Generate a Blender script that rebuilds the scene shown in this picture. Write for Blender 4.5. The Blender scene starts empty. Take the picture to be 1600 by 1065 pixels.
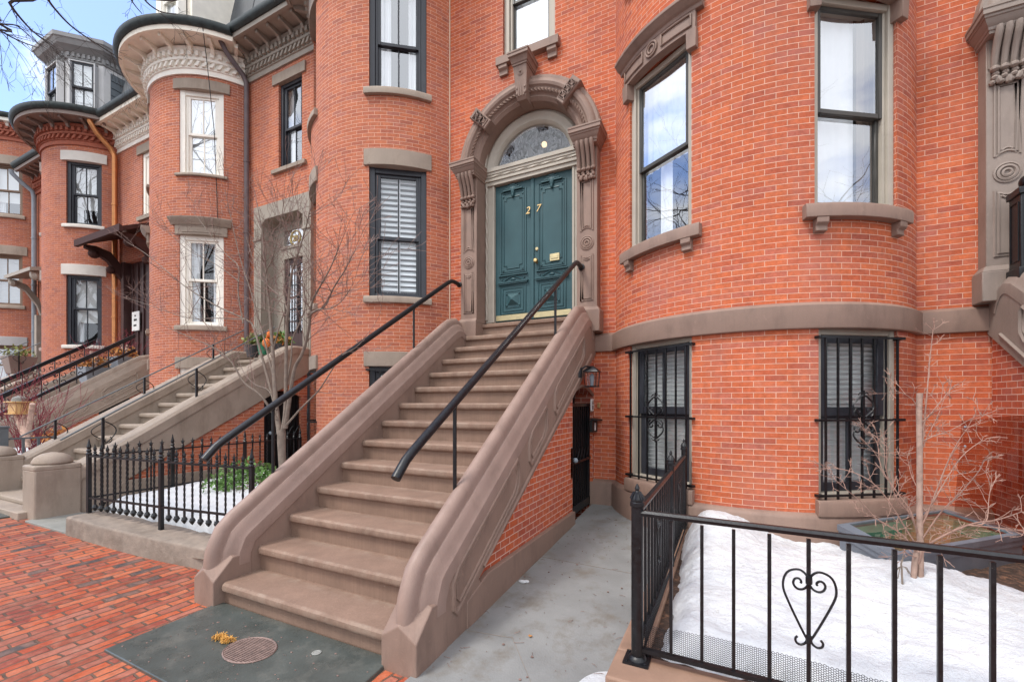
import bpy, bmesh, math, random
from mathutils import Vector, Matrix, noise
R_=math.radians; sin,cos,pi=math.sin,math.cos,math.pi
S=bpy.context.scene; COL=S.collection
V=Vector
D=5.87            # the flat facade line of the whole row
# ------------------------------------------------------------------ mesh builder
class MB:
    def __init__(s): s.v=[]; s.f=[]; s.uv=[]
    def add(s,vs,fs,uvs=None):
        o=len(s.v); s.v+= [tuple(p) for p in vs]
        for i,f in enumerate(fs):
            s.f.append([o+k for k in f]); s.uv.append(uvs[i] if uvs else None)
    def quad(s,a,b,c,d,uv=None): s.add([a,b,c,d],[(0,1,2,3)],[uv] if uv else None)
    def box(s,x0,x1,y0,y1,z0,z1):
        s.add([(x,y,z) for z in (z0,z1) for y in (y0,y1) for x in (x0,x1)],[(0,1,3,2),(4,6,7,5),(0,4,5,1),(2,3,7,6),(0,2,6,4),(1,5,7,3)])
    def fbox(s,fr,a0,a1,b0,b1,z0,z1):
        s.add([fr(a,b,z) for z in (z0,z1) for b in (b0,b1) for a in (a0,a1)],[(0,1,3,2),(4,6,7,5),(0,4,5,1),(2,3,7,6),(0,2,6,4),(1,5,7,3)])
    def loft(s,rings,closed=True,caps=True,loop=False):
        n=len(rings[0]); vs=[p for r in rings for p in r]; fs=[]
        m=len(rings); 
        for i in range(m if loop else m-1):
            j=(i+1)%m
            for k in range(n if closed else n-1):
                l=(k+1)%n; fs.append((i*n+k,i*n+l,j*n+l,j*n+k))
        if caps and closed and not loop:
            fs.append(tuple(range(n))[::-1]); fs.append(tuple((m-1)*n+k for k in range(n)))
        s.add(vs,fs)
    def prism(s,A,B): s.loft([A,B])
    def tube(s,pts,r,n=6,caps=True,twist=0.0,loop=False,sq=1.0):
        pts=[V(p) for p in pts]; m=len(pts)
        if m<2: return
        rs=r if isinstance(r,(list,tuple)) else [r]*m
        rings=[]; u=None; d=0; prev=None
        for i,p in enumerate(pts):
            if loop: t=(pts[(i+1)%m]-pts[i-1])
            else: t=(pts[min(i+1,m-1)]-pts[max(i-1,0)])
            if t.length<1e-9: t=V((0,0,1))
            t.normalize()
            if u is None:
                u=t.orthogonal().normalized()
                if abs(t.z)>.9: u=V((1,0,0))
            u=(u-t*u.dot(t))
            if u.length<1e-6: u=t.orthogonal()
            u.normalize(); w=t.cross(u)
            if prev is not None: d+=(p-prev).length
            prev=p; a0=twist*d+pi/n
            rings.append([p+(u*cos(a0+2*pi*k/n)+w*sin(a0+2*pi*k/n)*sq)*rs[i] for k in range(n)])
        s.loft(rings,True,caps,loop)
    def lathe(s,prof,c,n=12,axis='z'):
        rings=[]
        for r,h in prof:
            ring=[]
            for k in range(n):
                a=2*pi*k/n
                if axis=='z': ring.append((c[0]+r*cos(a),c[1]+r*sin(a),c[2]+h))
                else: ring.append((c[0]+r*cos(a),c[1]-h,c[2]+r*sin(a)))
            rings.append(ring)
        s.loft(rings)
    def ball(s,c,rx,ry=None,rz=None,n=8,m=5,rot=0):
        ry=ry or rx; rz=rz or rx; rings=[]
        for i in range(m+1):
            a=-pi/2+pi*i/m; ca=max(cos(a),.02)
            ring=[]
            for k in range(n):
                x=rx*ca*cos(2*pi*k/n); z=rz*sin(a); y=ry*ca*sin(2*pi*k/n)
                x,z=x*cos(rot)-z*sin(rot),x*sin(rot)+z*cos(rot)
                ring.append((c[0]+x,c[1]+y,c[2]+z))
            rings.append(ring)
        s.loft(rings)
    def mesh(s,name,mat,smooth=True,ang=38,merge=False):
        me=bpy.data.meshes.new(name); bm=bmesh.new()
        vs=[bm.verts.new(p) for p in s.v]; uvl=bm.loops.layers.uv.new('UVMap') if any(s.uv) else None
        for f,uv in zip(s.f,s.uv):
            try: bf=bm.faces.new([vs[i] for i in f])
            except ValueError: continue
            if uv and uvl:
                for l,c in zip(bf.loops,uv): l[uvl].uv=c
        if merge: bmesh.ops.remove_doubles(bm,verts=bm.verts,dist=1e-5)
        bmesh.ops.recalc_face_normals(bm,faces=bm.faces)
        if merge=='up':
            for f in bm.faces:
                if f.normal.z<0: f.normal_flip()
        bm.to_mesh(me); bm.free(); me.materials.append(mat)
        if smooth:
            me.polygons.foreach_set('use_smooth',[True]*len(me.polygons)); me.set_sharp_from_angle(angle=R_(ang))
        return me
def part(mb,name,mat,parent=None,smooth=True,bevel=0,ang=38,seg=2,merge=False):
    o=bpy.data.objects.new(name,mb.mesh(name,mat,smooth,ang,merge)); COL.objects.link(o)
    if parent is not None:
        o.parent=parent
        if parent.type=='EMPTY': o.matrix_parent_inverse=Matrix.Translation(-parent.location)
    if bevel:
        b=o.modifiers.new('bevel','BEVEL'); b.width=bevel; b.segments=seg; b.limit_method='ANGLE'; b.angle_limit=R_(40)
    return o
def inst(me,name,parent,loc,rotz=0,scale=None):
    o=bpy.data.objects.new(name,me); COL.objects.link(o); o.location=loc; o.rotation_euler=(0,0,rotz)
    if scale: o.scale=scale
    o.parent=parent; o.matrix_parent_inverse=Matrix.Translation(-parent.location)
    return o
def tag(o,label=None,cat=None,group=None,kind=None):
    if label: o['label']=label
    if cat: o['category']=cat
    if group: o['group']=group
    if kind: o['kind']=kind
    return o
def thing(name,label,cat,loc,group=None):
    o=bpy.data.objects.new(name,None); COL.objects.link(o); o.location=V(loc); o.empty_display_size=.2
    return tag(o,label,cat,group)
def copy_thing(o,delta,label,group=None):
    r=o.copy(); COL.objects.link(r); r.location=o.location+V(delta); r['label']=label
    if group: r['group']=group
    for ch in o.children:
        c=ch.copy(); COL.objects.link(c); c.parent=r
        for g in ch.children:
            d=g.copy(); COL.objects.link(d); d.parent=c
    return r
# ------------------------------------------------------------------ materials
class NT:
    def __init__(s,name):
        s.m=bpy.data.materials.new(name); s.m.use_nodes=True; s.t=s.m.node_tree; s.b=s.t.nodes['Principled BSDF']; s.out=s.t.nodes['Material Output']
    def n(s,typ,**kw):
        x=s.t.nodes.new(typ)
        for k,v in kw.items(): setattr(x,k,v)
        return x
    def l(s,a,b): s.t.links.new(a,b)
    def math(s,op,a,b=None):
        x=s.n('ShaderNodeMath',operation=op)
        for i,q in enumerate((a,b)):
            if q is None: continue
            if isinstance(q,(int,float)): x.inputs[i].default_value=q
            else: s.l(q,x.inputs[i])
        return x.outputs[0]
    def ramp(s,fac,stops,interp='LINEAR'):
        x=s.n('ShaderNodeValToRGB'); x.color_ramp.interpolation=interp; e=x.color_ramp.elements
        while len(e)<len(stops): e.new(.5)
        for el,(p,c) in zip(e,stops): el.position=p; el.color=tuple(c)+((1,) if len(c)==3 else ())
        s.l(fac,x.inputs[0]); return x.outputs[0]
    def mix(s,fac,a,b,mode='MIX'):
        x=s.n('ShaderNodeMix',data_type='RGBA',blend_type=mode)
        for i,q in ((0,fac),(6,a),(7,b)):
            if isinstance(q,(int,float)): x.inputs[i].default_value=q
            elif isinstance(q,tuple): x.inputs[i].default_value=q if len(q)==4 else q+(1,)
            else: s.l(q,x.inputs[i])
        return x.outputs[2]
    def noise(s,vec,scale,detail=4,rough=.55):
        x=s.n('ShaderNodeTexNoise'); x.inputs['Scale'].default_value=scale; x.inputs['Detail'].default_value=detail; x.inputs['Roughness'].default_value=rough
        if vec is not None: s.l(vec,x.inputs['Vector'])
        return x.outputs['Fac']
    def bump(s,h,st,dist=.01,prev=None):
        x=s.n('ShaderNodeBump'); x.inputs['Strength'].default_value=st; x.inputs['Distance'].default_value=dist; s.l(h,x.inputs['Height'])
        if prev: s.l(prev,x.inputs['Normal'])
        return x.outputs[0]
def cm(c,k): return tuple(max(0,min(1,x*k)) for x in c[:3])
def plain(name,col,rough=.7,var=.12,scale=5,bump=.15,bscale=60,metal=0,spec=.4,streak=0,dark=None,dscale=2.5,damt=.5):
    t=NT(name); tc=t.n('ShaderNodeTexCoord').outputs['Object']
    n1=t.noise(tc,scale,5); c=t.ramp(n1,[(.3,cm(col,1-var)),(.7,cm(col,1+var))])
    if streak:
        mp=t.n('ShaderNodeMapping'); mp.inputs['Scale'].default_value=(55,55,2.2); t.l(tc,mp.inputs['Vector'])
        s1=t.ramp(t.noise(mp.outputs[0],1,3),[(.35,(1-streak,)*3),(.62,(1+streak*.35,)*3)]); c=t.mix(1.0,c,s1,'MULTIPLY')
    if dark:
        dv=tc
        if streak:
            mq=t.n('ShaderNodeMapping'); mq.inputs['Scale'].default_value=(2.4,2.4,.8); t.l(tc,mq.inputs['Vector']); dv=mq.outputs[0]
        lo,hi=(.5,.68) if dscale<50 else (.66,.72)
        d=t.ramp(t.noise(dv,dscale,7,.68),[(lo,(0,0,0)),(hi,(damt,)*3)]); c=t.mix(d,c,tuple(dark))
        if streak:
            p=t.ramp(t.noise(tc,17,6,.7),[(.60,(0,0,0)),(.72,(damt*.8,)*3)]); c=t.mix(p,c,cm(col,1.45))
    t.l(c,t.b.inputs['Base Color']); t.b.inputs['Metallic'].default_value=metal; t.b.inputs['Specular IOR Level'].default_value=spec
    r=t.ramp(n1,[(.2,(max(0,rough-.1),)*3),(.8,(min(1,rough+.1),)*3)]); t.l(r,t.b.inputs['Roughness'])
    if bump: t.l(t.bump(t.noise(tc,bscale,4),bump,.01),t.b.inputs['Normal'])
    return t.m
def brick(name,tones,mortar,w=.19,h=.055,ms=.0045,warp=0.0,paver=False,mbump=.5,stain=(.30,.11,.07),stamt=.35):
    t=NT(name); uv=t.n('ShaderNodeUVMap').outputs[0]; tco=t.n('ShaderNodeTexCoord').outputs['Object']
    if warp:
        nz=t.n('ShaderNodeTexNoise'); nz.inputs['Scale'].default_value=4.5; nz.inputs['Detail'].default_value=3; t.l(uv,nz.inputs['Vector'])
        vm=t.n('ShaderNodeVectorMath',operation='MULTIPLY_ADD'); t.l(nz.outputs['Color'],vm.inputs[0]); vm.inputs[1].default_value=(warp,warp,0); t.l(uv,vm.inputs[2]); uv=vm.outputs[0]
    br=t.n('ShaderNodeTexBrick'); t.l(uv,br.inputs['Vector'])
    for k,v in (('Scale',1),('Mortar Size',ms),('Mortar Smooth',.25),('Bias',0),('Brick Width',w),('Row Height',h)): br.inputs[k].default_value=v
    sx=t.n('ShaderNodeSeparateXYZ'); t.l(uv,sx.inputs[0])
    row=t.math('FLOOR',t.math('DIVIDE',sx.outputs[1],h)); odd=t.math('FLOORED_MODULO',row,2)
    off=t.math('MULTIPLY',t.math('SUBTRACT',1,odd),w*.5)
    colm=t.math('FLOOR',t.math('DIVIDE',t.math('ADD',sx.outputs[0],off),w))
    cv=t.n('ShaderNodeCombineXYZ'); t.l(colm,cv.inputs[0]); t.l(row,cv.inputs[1])
    wn=t.n('ShaderNodeTexWhiteNoise'); t.l(cv.outputs[0],wn.inputs['Vector']); wv=t.math('ADD',wn.outputs['Value'],t.math('MULTIPLY',t.math('SUBTRACT',t.noise(tco,.9,3),.5),.5 if not paver else .2))
    k=len(tones); c=t.ramp(wv,[(tones[i][0],tones[i][1]) for i in range(k)],'LINEAR' if not paver else 'CONSTANT')
    big=t.noise(tco,.55,5,.6); c=t.mix(1.0,c,t.ramp(big,[(.3,(.84,.84,.86)),(.7,(1.12,1.1,1.06))]),'MULTIPLY')
    mot=t.noise(tco,13,4,.6); c=t.mix(t.ramp(mot,[(.42,(0,0,0)),(.72,(.42 if paver else .25,)*3)]),c,(.38,.13,.09) if not paver else (.40,.185,.125)); mot2=t.noise(tco,21,3); c=t.mix(1.0,c,t.ramp(mot2,[(.3,(.84,.82,.80)),(.7,(1.13,1.14,1.12))]),'MULTIPLY')
    fine=t.noise(tco,70,3); c=t.mix(1.0,c,t.ramp(fine,[(.25,(.86,.86,.86)),(.75,(1.1,1.1,1.1))]),'MULTIPLY')
    st=t.ramp(t.noise(tco,1.3,6,.7),[(.55,(0,0,0)),(.75,(stamt,)*3)]); c=t.mix(st,c,stain)
    mp=t.n('ShaderNodeMapping'); mp.inputs['Scale'].default_value=(1.7,1.7,.5); t.l(tco,mp.inputs['Vector'])
    rain=t.ramp(t.noise(mp.outputs[0],1.0,6,.62),[(.50,(0,0,0)),(.74,(.40,)*3)]); c=t.mix(rain,c,(.33,.155,.14) if not paver else (.30,.17,.12))
    salt=t.ramp(t.noise(tco,2.9,7,.72),[(.60,(0,0,0)),(.78,(.34,)*3)]); c=t.mix(salt,c,(.60,.31,.22) if not paver else (.42,.26,.19))
    mort=t.mix(t.noise(tco,9,4),cm(mortar,.72 if not paver else .25),cm(mortar,1.2 if not paver else 2.3))
    c=t.mix(br.outputs['Fac'],c,mort); t.l(c,t.b.inputs['Base Color'])
    t.b.inputs['Roughness'].default_value=.82 if not paver else .68; t.b.inputs['Specular IOR Level'].default_value=.25
    hh=t.math('SUBTRACT',t.math('MULTIPLY',wn.outputs['Value'],.35 if not paver else 1.0),t.math('MULTIPLY',br.outputs['Fac'],1.6))
    hh=t.math('ADD',hh,t.math('MULTIPLY',t.noise(tco,120,3),.3))
    t.l(t.bump(hh,mbump,.006 if not paver else .012),t.b.inputs['Normal'])
    return t.m
BT=[(0,(.38,.094,.056)),(.08,(.43,.100,.052)),(.22,(.485,.112,.050)),(.5,(.53,.128,.052)),(.78,(.56,.146,.062)),(.9,(.50,.136,.074)),(1,(.45,.126,.082))]
def tone(k,sh=0,g=1): return [(p,(c[0]*k,c[1]*k*g+sh,c[2]*k*g+sh)) for p,c in BT]
M={}
M['brickC']=brick('brick_orange_red',BT,(.66,.41,.31),ms=.0032)
M['brickB']=brick('brick_orange',tone(.95,.030,1.05),(.66,.41,.30),ms=.0032)
M['brickF']=brick('brick_red',tone(.86,.030,1.06),(.66,.44,.36),ms=.0032)
M['brickG']=brick('brick_rose',tone(.84,.032,1.06),(.50,.31,.25),ms=.0032)
M['brickH']=brick('brick_old',tone(.84,.030,1.08),(.48,.30,.25),ms=.0032)
M['brickS']=brick('brick_stoop',tone(.94,-.004,.9),(.66,.47,.39),w=.165,h=.06,ms=.004,stain=(.22,.08,.06),stamt=.55)
M['paver']=brick('brick_paving',[(0,(.36,.068,.030)),(.14,(.42,.088,.034)),(.26,(.25,.055,.036)),(.40,(.44,.11,.048)),(.54,(.30,.085,.055)),(.66,(.47,.13,.06)),(.76,(.26,.06,.032)),(.86,(.36,.12,.08)),(.93,(.115,.08,.072)),(.965,(.07,.062,.064)),(1,(.36,.13,.08))],(.10,.06,.042),w=.225,h=.076,ms=.0075,warp=.06,paver=True,mbump=1.0,stain=(.36,.22,.16),stamt=.55)
M['stoneC']=plain('brownstone_paint',(.245,.163,.128),.62,.09,4,.12,90,streak=.025,dark=(.135,.088,.07),dscale=1.6,damt=.5)
M['stepC_']=plain('brownstone_tread',(.295,.196,.150),.72,.10,5,.2,120,streak=.09,dark=(.38,.30,.24),dscale=2.2,damt=.35)
def tread_mat():
    t=NT('brownstone_tread'); tc=t.n('ShaderNodeTexCoord').outputs['Object']; col=(.222,.143,.106)
    n1=t.noise(tc,4,6,.6); c=t.ramp(n1,[(.3,cm(col,.86)),(.7,cm(col,1.14))])
    mp=t.n('ShaderNodeMapping'); mp.inputs['Scale'].default_value=(70,70,2.5); t.l(tc,mp.inputs['Vector']); c=t.mix(1.0,c,t.ramp(t.noise(mp.outputs[0],1,3),[(.35,(.93,)*3),(.65,(1.04,)*3)]),'MULTIPLY')
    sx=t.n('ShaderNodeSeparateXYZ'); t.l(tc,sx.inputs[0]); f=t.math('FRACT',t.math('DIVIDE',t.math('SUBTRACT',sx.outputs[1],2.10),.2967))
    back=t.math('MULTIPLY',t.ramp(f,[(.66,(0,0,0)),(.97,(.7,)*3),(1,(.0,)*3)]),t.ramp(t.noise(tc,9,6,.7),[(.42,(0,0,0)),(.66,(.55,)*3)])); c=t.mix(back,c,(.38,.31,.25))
    d=t.ramp(t.noise(tc,2.6,6,.7),[(.54,(0,0,0)),(.74,(.35,)*3)]); c=t.mix(d,c,(.21,.14,.105)); sp=t.ramp(t.noise(tc,48,3,.6),[(.70,(0,0,0)),(.76,(.5,)*3)]); c=t.mix(sp,c,(.50,.43,.36))
    t.l(c,t.b.inputs['Base Color']); t.b.inputs['Roughness'].default_value=.75; t.b.inputs['Specular IOR Level'].default_value=.25
    h=t.math('ADD',t.noise(tc,7,5,.6),t.math('MULTIPLY',t.noise(tc,130,3),.35)); t.l(t.bump(h,.35,.012),t.b.inputs['Normal']); return t.m
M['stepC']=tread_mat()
M['stoneB']=plain('tan_stone',(.315,.255,.205),.75,.10,4,.2,70,streak=.02,dark=(.19,.145,.11),dscale=2,damt=.5)
M['stoneD']=plain('grey_brown_stone',(.255,.205,.175),.6,.08,4,.12,80,streak=.02,dark=(.15,.12,.10),dscale=1.8,damt=.45)
M['trimB']=plain('greige_paint',(.30,.265,.22),.6,.07,5,.1,60)
M['curbL']=plain('old_granite',(.235,.19,.155),.85,.2,9,.5,45,dark=(.12,.09,.07),dscale=2.8,damt=.7)
M['curbR']=plain('brown_curb',(.27,.165,.115),.75,.14,6,.25,70)
M['whitestone']=plain('white_stone',(.60,.56,.51),.7,.08,4,.15,50)
M['greylintel']=plain('grey_lintel',(.36,.35,.35),.7,.06)
M['cream']=plain('cream_paint',(.86,.82,.74),.55,.05,6,.05,60)
M['creamdk']=plain('cream_cornice',(.86,.79,.67),.6,.07,6,.08,60)
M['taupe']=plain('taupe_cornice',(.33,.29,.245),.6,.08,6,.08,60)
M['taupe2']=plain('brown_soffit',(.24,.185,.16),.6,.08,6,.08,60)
M['frameC']=plain('beige_frame',(.40,.36,.30),.55,.06,6,.06,60)
M['bronze']=plain('dark_bronze_sash',(.055,.052,.046),.4,.15,8,.03,60)
M['blackframe']=plain('blue_black_frame',(.030,.033,.042),.38,.2,8,.03,60)
M['brownframe']=plain('brown_frame',(.19,.125,.085),.6,.1)
M['iron']=plain('black_iron',(.0075,.0078,.0095),.38,.4,40,.10,110,spec=.4)
M['chipiron']=plain('chipped_iron',(.0075,.0075,.009),.38,.4,30,.12,90,dark=(.42,.40,.37),dscale=120,damt=.8)
M['greyiron']=plain('grey_iron',(.11,.125,.135),.5,.1)
M['door']=plain('teal_door_paint',(.031,.080,.091),.45,.14,3,.05,50,spec=.32)
M['browndoor']=plain('brown_door',(.058,.028,.026),.45,.15,4,.05,40)
M['canopy']=plain('brown_canopy',(.062,.030,.026),.7,.15,5,.1,60,spec=.15)
M['brass']=plain('brass',(.62,.43,.20),.38,.12,20,.02,40,metal=1)
M['gilt']=plain('gilt_number',(.70,.55,.20),.5,.1,20,0)
M['palebrass']=plain('pale_brass',(.50,.42,.25),.48,.08,20,.02,40,metal=1)
M['concrete']=plain('concrete_path',(.215,.218,.214),.62,.2,2.2,.3,80,dark=(.15,.13,.105),dscale=4.2,damt=.75)
M['bluestone']=plain('bluestone',(.066,.075,.069),.30,.22,3.5,.15,50,dark=(.16,.155,.135),dscale=4,damt=.5)
M['greystone']=plain('grey_flag',(.24,.24,.22),.75,.12,5,.2,50)
M['snow']=None
M['soil']=plain('bark_mulch',(.055,.035,.026),.95,.5,25,1.0,45,dark=(.32,.16,.09),dscale=24,damt=.6)
M['asphalt']=plain('asphalt',(.055,.055,.056),.85,.2,20,.4,120)
M['earth']=plain('city_ground',(.16,.13,.11),.9,.15)
M['slate']=plain('roof_slate',(.075,.082,.09),.6,.2,5,.3,20)
M['copper']=plain('new_copper',(.62,.27,.11),.38,.15,8,.03,50,metal=.75)
M['agedcopper']=plain('aged_copper_pipe',(.13,.10,.105),.5,.2,6,.1,50)
M['gutter']=plain('patina_gutter',(.028,.038,.038),.55,.45,9,.15,40)
M['zinc']=plain('zinc_pipe',(.25,.29,.33),.45,.12)
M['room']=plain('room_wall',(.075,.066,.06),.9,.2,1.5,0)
M['white']=plain('white_linen',(.83,.83,.84),.85,.04,3,.0)
M['blind']=plain('white_blind',(.80,.81,.82),.6,.03,3,.0)
M['painted_reflection']=plain('brown_reflection_tone',(.16,.11,.085),.9,.2,6,.0)
M['shade']=plain('roller_shade',(.72,.72,.70),.8,.04,3,0)
M['plaster']=plain('white_sign',(.75,.75,.74),.5,.03)
M['black']=plain('black_paint',(.012,.012,.012),.5,.1)
M['bluegrey']=plain('blue_grey_metal',(.135,.155,.185),.42,.10,5,.08,40,dark=(.22,.24,.26),damt=.4)
M['bark']=plain('grey_bark',(.19,.15,.122),.85,.28,14,.5,60)
M['twig']=plain('brown_twig',(.20,.128,.108),.8,.25,10,.2,60)
M['palebark']=plain('pale_sapling_bark',(.33,.225,.18),.85,.30,18,.3,60)
M['pinktwig']=plain('pink_twig',(.33,.20,.155),.75,.2,12,.1,60)
M['darkbark']=plain('dark_street_bark',(.06,.05,.045),.9,.25,10,.4,40)
M['redtwig']=plain('red_dogwood_twig',(.22,.035,.05),.7,.3,10,.1,60)
M['birch']=plain('birch_log',(.55,.38,.30),.8,.25,18,.3,40,dark=(.15,.10,.08),dscale=14,damt=.7)
M['pine']=plain('yellow_pine',(.62,.40,.17),.6,.12)
M['leaf']=plain('green_leaf',(.10,.20,.045),.6,.35,30,.0)
M['leaf2']=plain('olive_leaf',(.22,.24,.07),.6,.35,30,.0)
M['deadleaf']=plain('dead_leaf',(.45,.20,.055),.8,.35,25,.0)
M['straw']=plain('dry_straw',(.55,.29,.07),.9,.3,50,.0)
M['pot']=plain('grey_pot',(.27,.30,.34),.6,.1)
M['darkpot']=plain('dark_pot',(.05,.05,.055),.5,.15)
M['greenpot']=plain('green_pot',(.03,.22,.12),.5,.15)
M['orange']=plain('orange_gourd',(.75,.20,.04),.55,.15)
M['rust']=plain('rusty_iron',(.20,.135,.115),.6,.3,30,.2,80,metal=.3)
def snow_mat():
    t=NT('snow'); tc=t.n('ShaderNodeTexCoord').outputs['Object']
    c=t.ramp(t.noise(tc,2.2,6,.65),[(.35,(.55,.57,.60)),(.7,(.68,.69,.70))])
    d=t.ramp(t.noise(tc,14,6,.75),[(.57,(0,0,0)),(.74,(.6,)*3)]); c=t.mix(d,c,(.33,.29,.24)); g=t.ramp(t.noise(tc,1.6,5,.6),[(.45,(1,1,1)),(.75,(.86,.86,.87))]); c=t.mix(1.0,c,g,'MULTIPLY')
    t.l(c,t.b.inputs['Base Color']); t.b.inputs['Roughness'].default_value=.6; t.b.inputs['Specular IOR Level'].default_value=.3
    h=t.math('ADD',t.noise(tc,16,6,.6),t.math('MULTIPLY',t.noise(tc,120,3),.25)); t.l(t.bump(h,.75,.03),t.b.inputs['Normal'])
    return t.m
M['snow']=snow_mat()
def glass_mat(name,refl=.42,tint=(.93,.96,.97),wave=.0):
    t=NT(name); t.t.nodes.remove(t.b)
    tr=t.n('ShaderNodeBsdfTransparent'); tr.inputs[0].default_value=tint+(1,)
    gl=t.n('ShaderNodeBsdfGlossy'); gl.inputs['Roughness'].default_value=.01; gl.inputs[0].default_value=(.95,.97,1,1)
    lw=t.n('ShaderNodeLayerWeight'); lw.inputs['Blend'].default_value=.5
    f4=t.math('POWER',lw.outputs['Facing'],4.0); fac=t.math('MINIMUM',t.math('ADD',t.math('MULTIPLY',f4,.75),refl),.95)
    if wave:
        tc=t.n('ShaderNodeTexCoord').outputs['Object']; b=t.bump(t.noise(tc,1.6,2),wave,.02); t.l(b,gl.inputs['Normal'])
    mx=t.n('ShaderNodeMixShader'); t.l(fac,mx.inputs[0]); t.l(tr.outputs[0],mx.inputs[1]); t.l(gl.outputs[0],mx.inputs[2]); t.l(mx.outputs[0],t.out.inputs[0])
    return t.m
M['glass']=glass_mat('window_glass',.26,wave=.10)
M['glass2']=glass_mat('storm_glass',.11,wave=.05)
M['mirrorglass']=glass_mat('bright_window_glass',.44,wave=.14)
M['skyglass']=glass_mat('green_skylight_glass',.20,(.62,.86,.76))
M['acrylic']=glass_mat('smoky_acrylic',.07,(.80,.70,.66))
def emit(name,col,s):
    t=NT(name); t.b.inputs['Base Color'].default_value=col+(1,); t.b.inputs['Emission Color'].default_value=col+(1,); t.b.inputs['Emission Strength'].default_value=s; return t.m
M['bulb']=emit('lit_lamp',(1,.72,.40),.9)
# ------------------------------------------------------------------ row house kit
def frame_at(ox,oy,tx,ty):
    nx,ny=ty,-tx
    return lambda a,b,z: (ox+tx*a+nx*b, oy+ty*a+ny*b, z)
class Bow:
    def __init__(s,cx,cy,R): s.cx,s.cy,s.R=cx,cy,R
    def p(s,phi,off,z): return (s.cx+(s.R+off)*sin(R_(phi)), s.cy-(s.R+off)*cos(R_(phi)), z)
    def corner(s,off=0): return math.degrees(math.acos((s.cy-(D-off))/(s.R+off)))
    def frame(s,phi,dphi):
        r=s.R*cos(R_(dphi)); return frame_at(s.cx+r*sin(R_(phi)), s.cy-r*cos(R_(phi)), cos(R_(phi)), sin(R_(phi)))
    def width(s,dphi): return 2*s.R*sin(R_(dphi))
def offpath(bow,x0,x1,off,n=26):
    a=bow.corner(off); pts=[]
    pts.append((x0,D-off))
    for i in range(n+1):
        p=bow.p(-a+2*a*i/n,off,0); pts.append((p[0],p[1]))
    if x1 is not None: pts.append((x1,D-off))
    return pts
def sweep(mb,bow,x0,x1,prof,n=26):
    paths=[[(x,y,z) for x,y in offpath(bow,x0,x1,o,n)] for o,z in prof]
    mb.loft([[paths[k][i] for k in range(len(prof))] for i in range(len(paths[0]))])
def arcblock(mb,bow,p0,p1,prof,n=10):
    mb.loft([[bow.p(p0+(p1-p0)*i/n,o,z) for o,z in prof] for i in range(n+1)])
def flatblock(mb,x0,x1,prof): mb.loft([[(x,D-o,z) for o,z in prof] for x in (x0,x1)])
def wall(parent,mat,bow,x0,x1,z0,z1,ops_flat=(),ops_bow=(),ops_flat2=()):
    """brick front: flat entry bay, round bow, optional flat strip. openings: flat (xa,xb,za,zb,depth); bow (phi,dphi,za,zb,depth)"""
    mb=MB(); a=bow.corner(); cl=bow.p(-a,0,0)[0]; cr=bow.p(a,0,0)[0]
    L1=cl-x0; L2=2*R_(a)*bow.R; L3=(x1-cr) if x1 else 0; tot=L1+L2+L3
    def P(s):
        if s<=L1: return (x0+s,D)
        if s<=L1+L2+1e-6: p=bow.p(-a+math.degrees((s-L1)/bow.R),0,0); return (p[0],p[1])
        return (cr+s-L1-L2,D)
    ops=[]
    for (xa,xb,za,zb,dep) in ops_flat: ops.append((xa-x0,xb-x0,za,zb,dep,0,1))
    for (xa,xb,za,zb,dep) in ops_flat2: ops.append((L1+L2+xa-cr,L1+L2+xb-cr,za,zb,dep,0,1))
    for (ph,dp,za,zb,dep) in ops_bow:
        sc=L1+R_(ph+a)*bow.R; ds=R_(dp)*bow.R; ops.append((sc-ds,sc+ds,za,zb,dep,-sin(R_(ph)),cos(R_(ph))))
    ss={0,L1,L1+L2,tot}; zs={z0,z1}
    for o in ops: ss|={o[0],o[1]}; zs|={o[2],o[3]}
    n=34
    for i in range(1,n):
        q=L1+L2*i/n
        if all(abs(q-t)>.02 for t in ss): ss.add(q)
    ss=sorted(ss); zs=sorted(zs)
    for i in range(len(ss)-1):
        if ss[i+1]-ss[i]<1e-5: continue
        sm=(ss[i]+ss[i+1])/2; A=P(ss[i]); B=P(ss[i+1])
        for j in range(len(zs)-1):
            zm=(zs[j]+zs[j+1])/2
            if any(o[0]<sm<o[1] and o[2]<zm<o[3] for o in ops): continue
            za,zb=zs[j],zs[j+1]
            mb.quad(A+(za,),B+(za,),B+(zb,),A+(zb,),[(ss[i],za),(ss[i+1],za),(ss[i+1],zb),(ss[i],zb)])
    for (s0,s1,za,zb,dep,ix,iy) in ops:
        if not dep: continue
        for sv in (s0,s1):
            A=P(sv); B=(A[0]+ix*dep,A[1]+iy*dep); mb.quad(A+(za,),B+(za,),B+(zb,),A+(zb,),[(sv,za),(sv+dep,za),(sv+dep,zb),(sv,zb)])
        mids=[s0]+[s for s in ss if s0<s<s1]+[s1]
        for k in range(len(mids)-1):
            for zz in (za,zb):
                A=P(mids[k]);B=P(mids[k+1]); mb.quad(A+(zz,),B+(zz,),(B[0]+ix*dep,B[1]+iy*dep,zz),(A[0]+ix*dep,A[1]+iy*dep,zz),[(mids[k],zz),(mids[k+1],zz),(mids[k+1],zz+dep),(mids[k],zz+dep)])
    return part(mb,'wall',mat,parent,ang=30,merge=True)
def curtain(mb,fr,a0,a1,b,z0,z1,amp=.018,per=.07):
    n=max(4,int((a1-a0)/.012)); rng=random.Random(int(a0*1000)+int(z0*77))
    ph=rng.random()*6
    def q(a,z): return fr(a,b+amp*sin(2*pi*a/per+ph)+amp*.5*sin(2*pi*a/(per*2.7)+ph*2),z)
    mb.loft([[q(a0+(a1-a0)*i/n,z) for i in range(n+1)] for z in (z0,z1)],closed=False)
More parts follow.
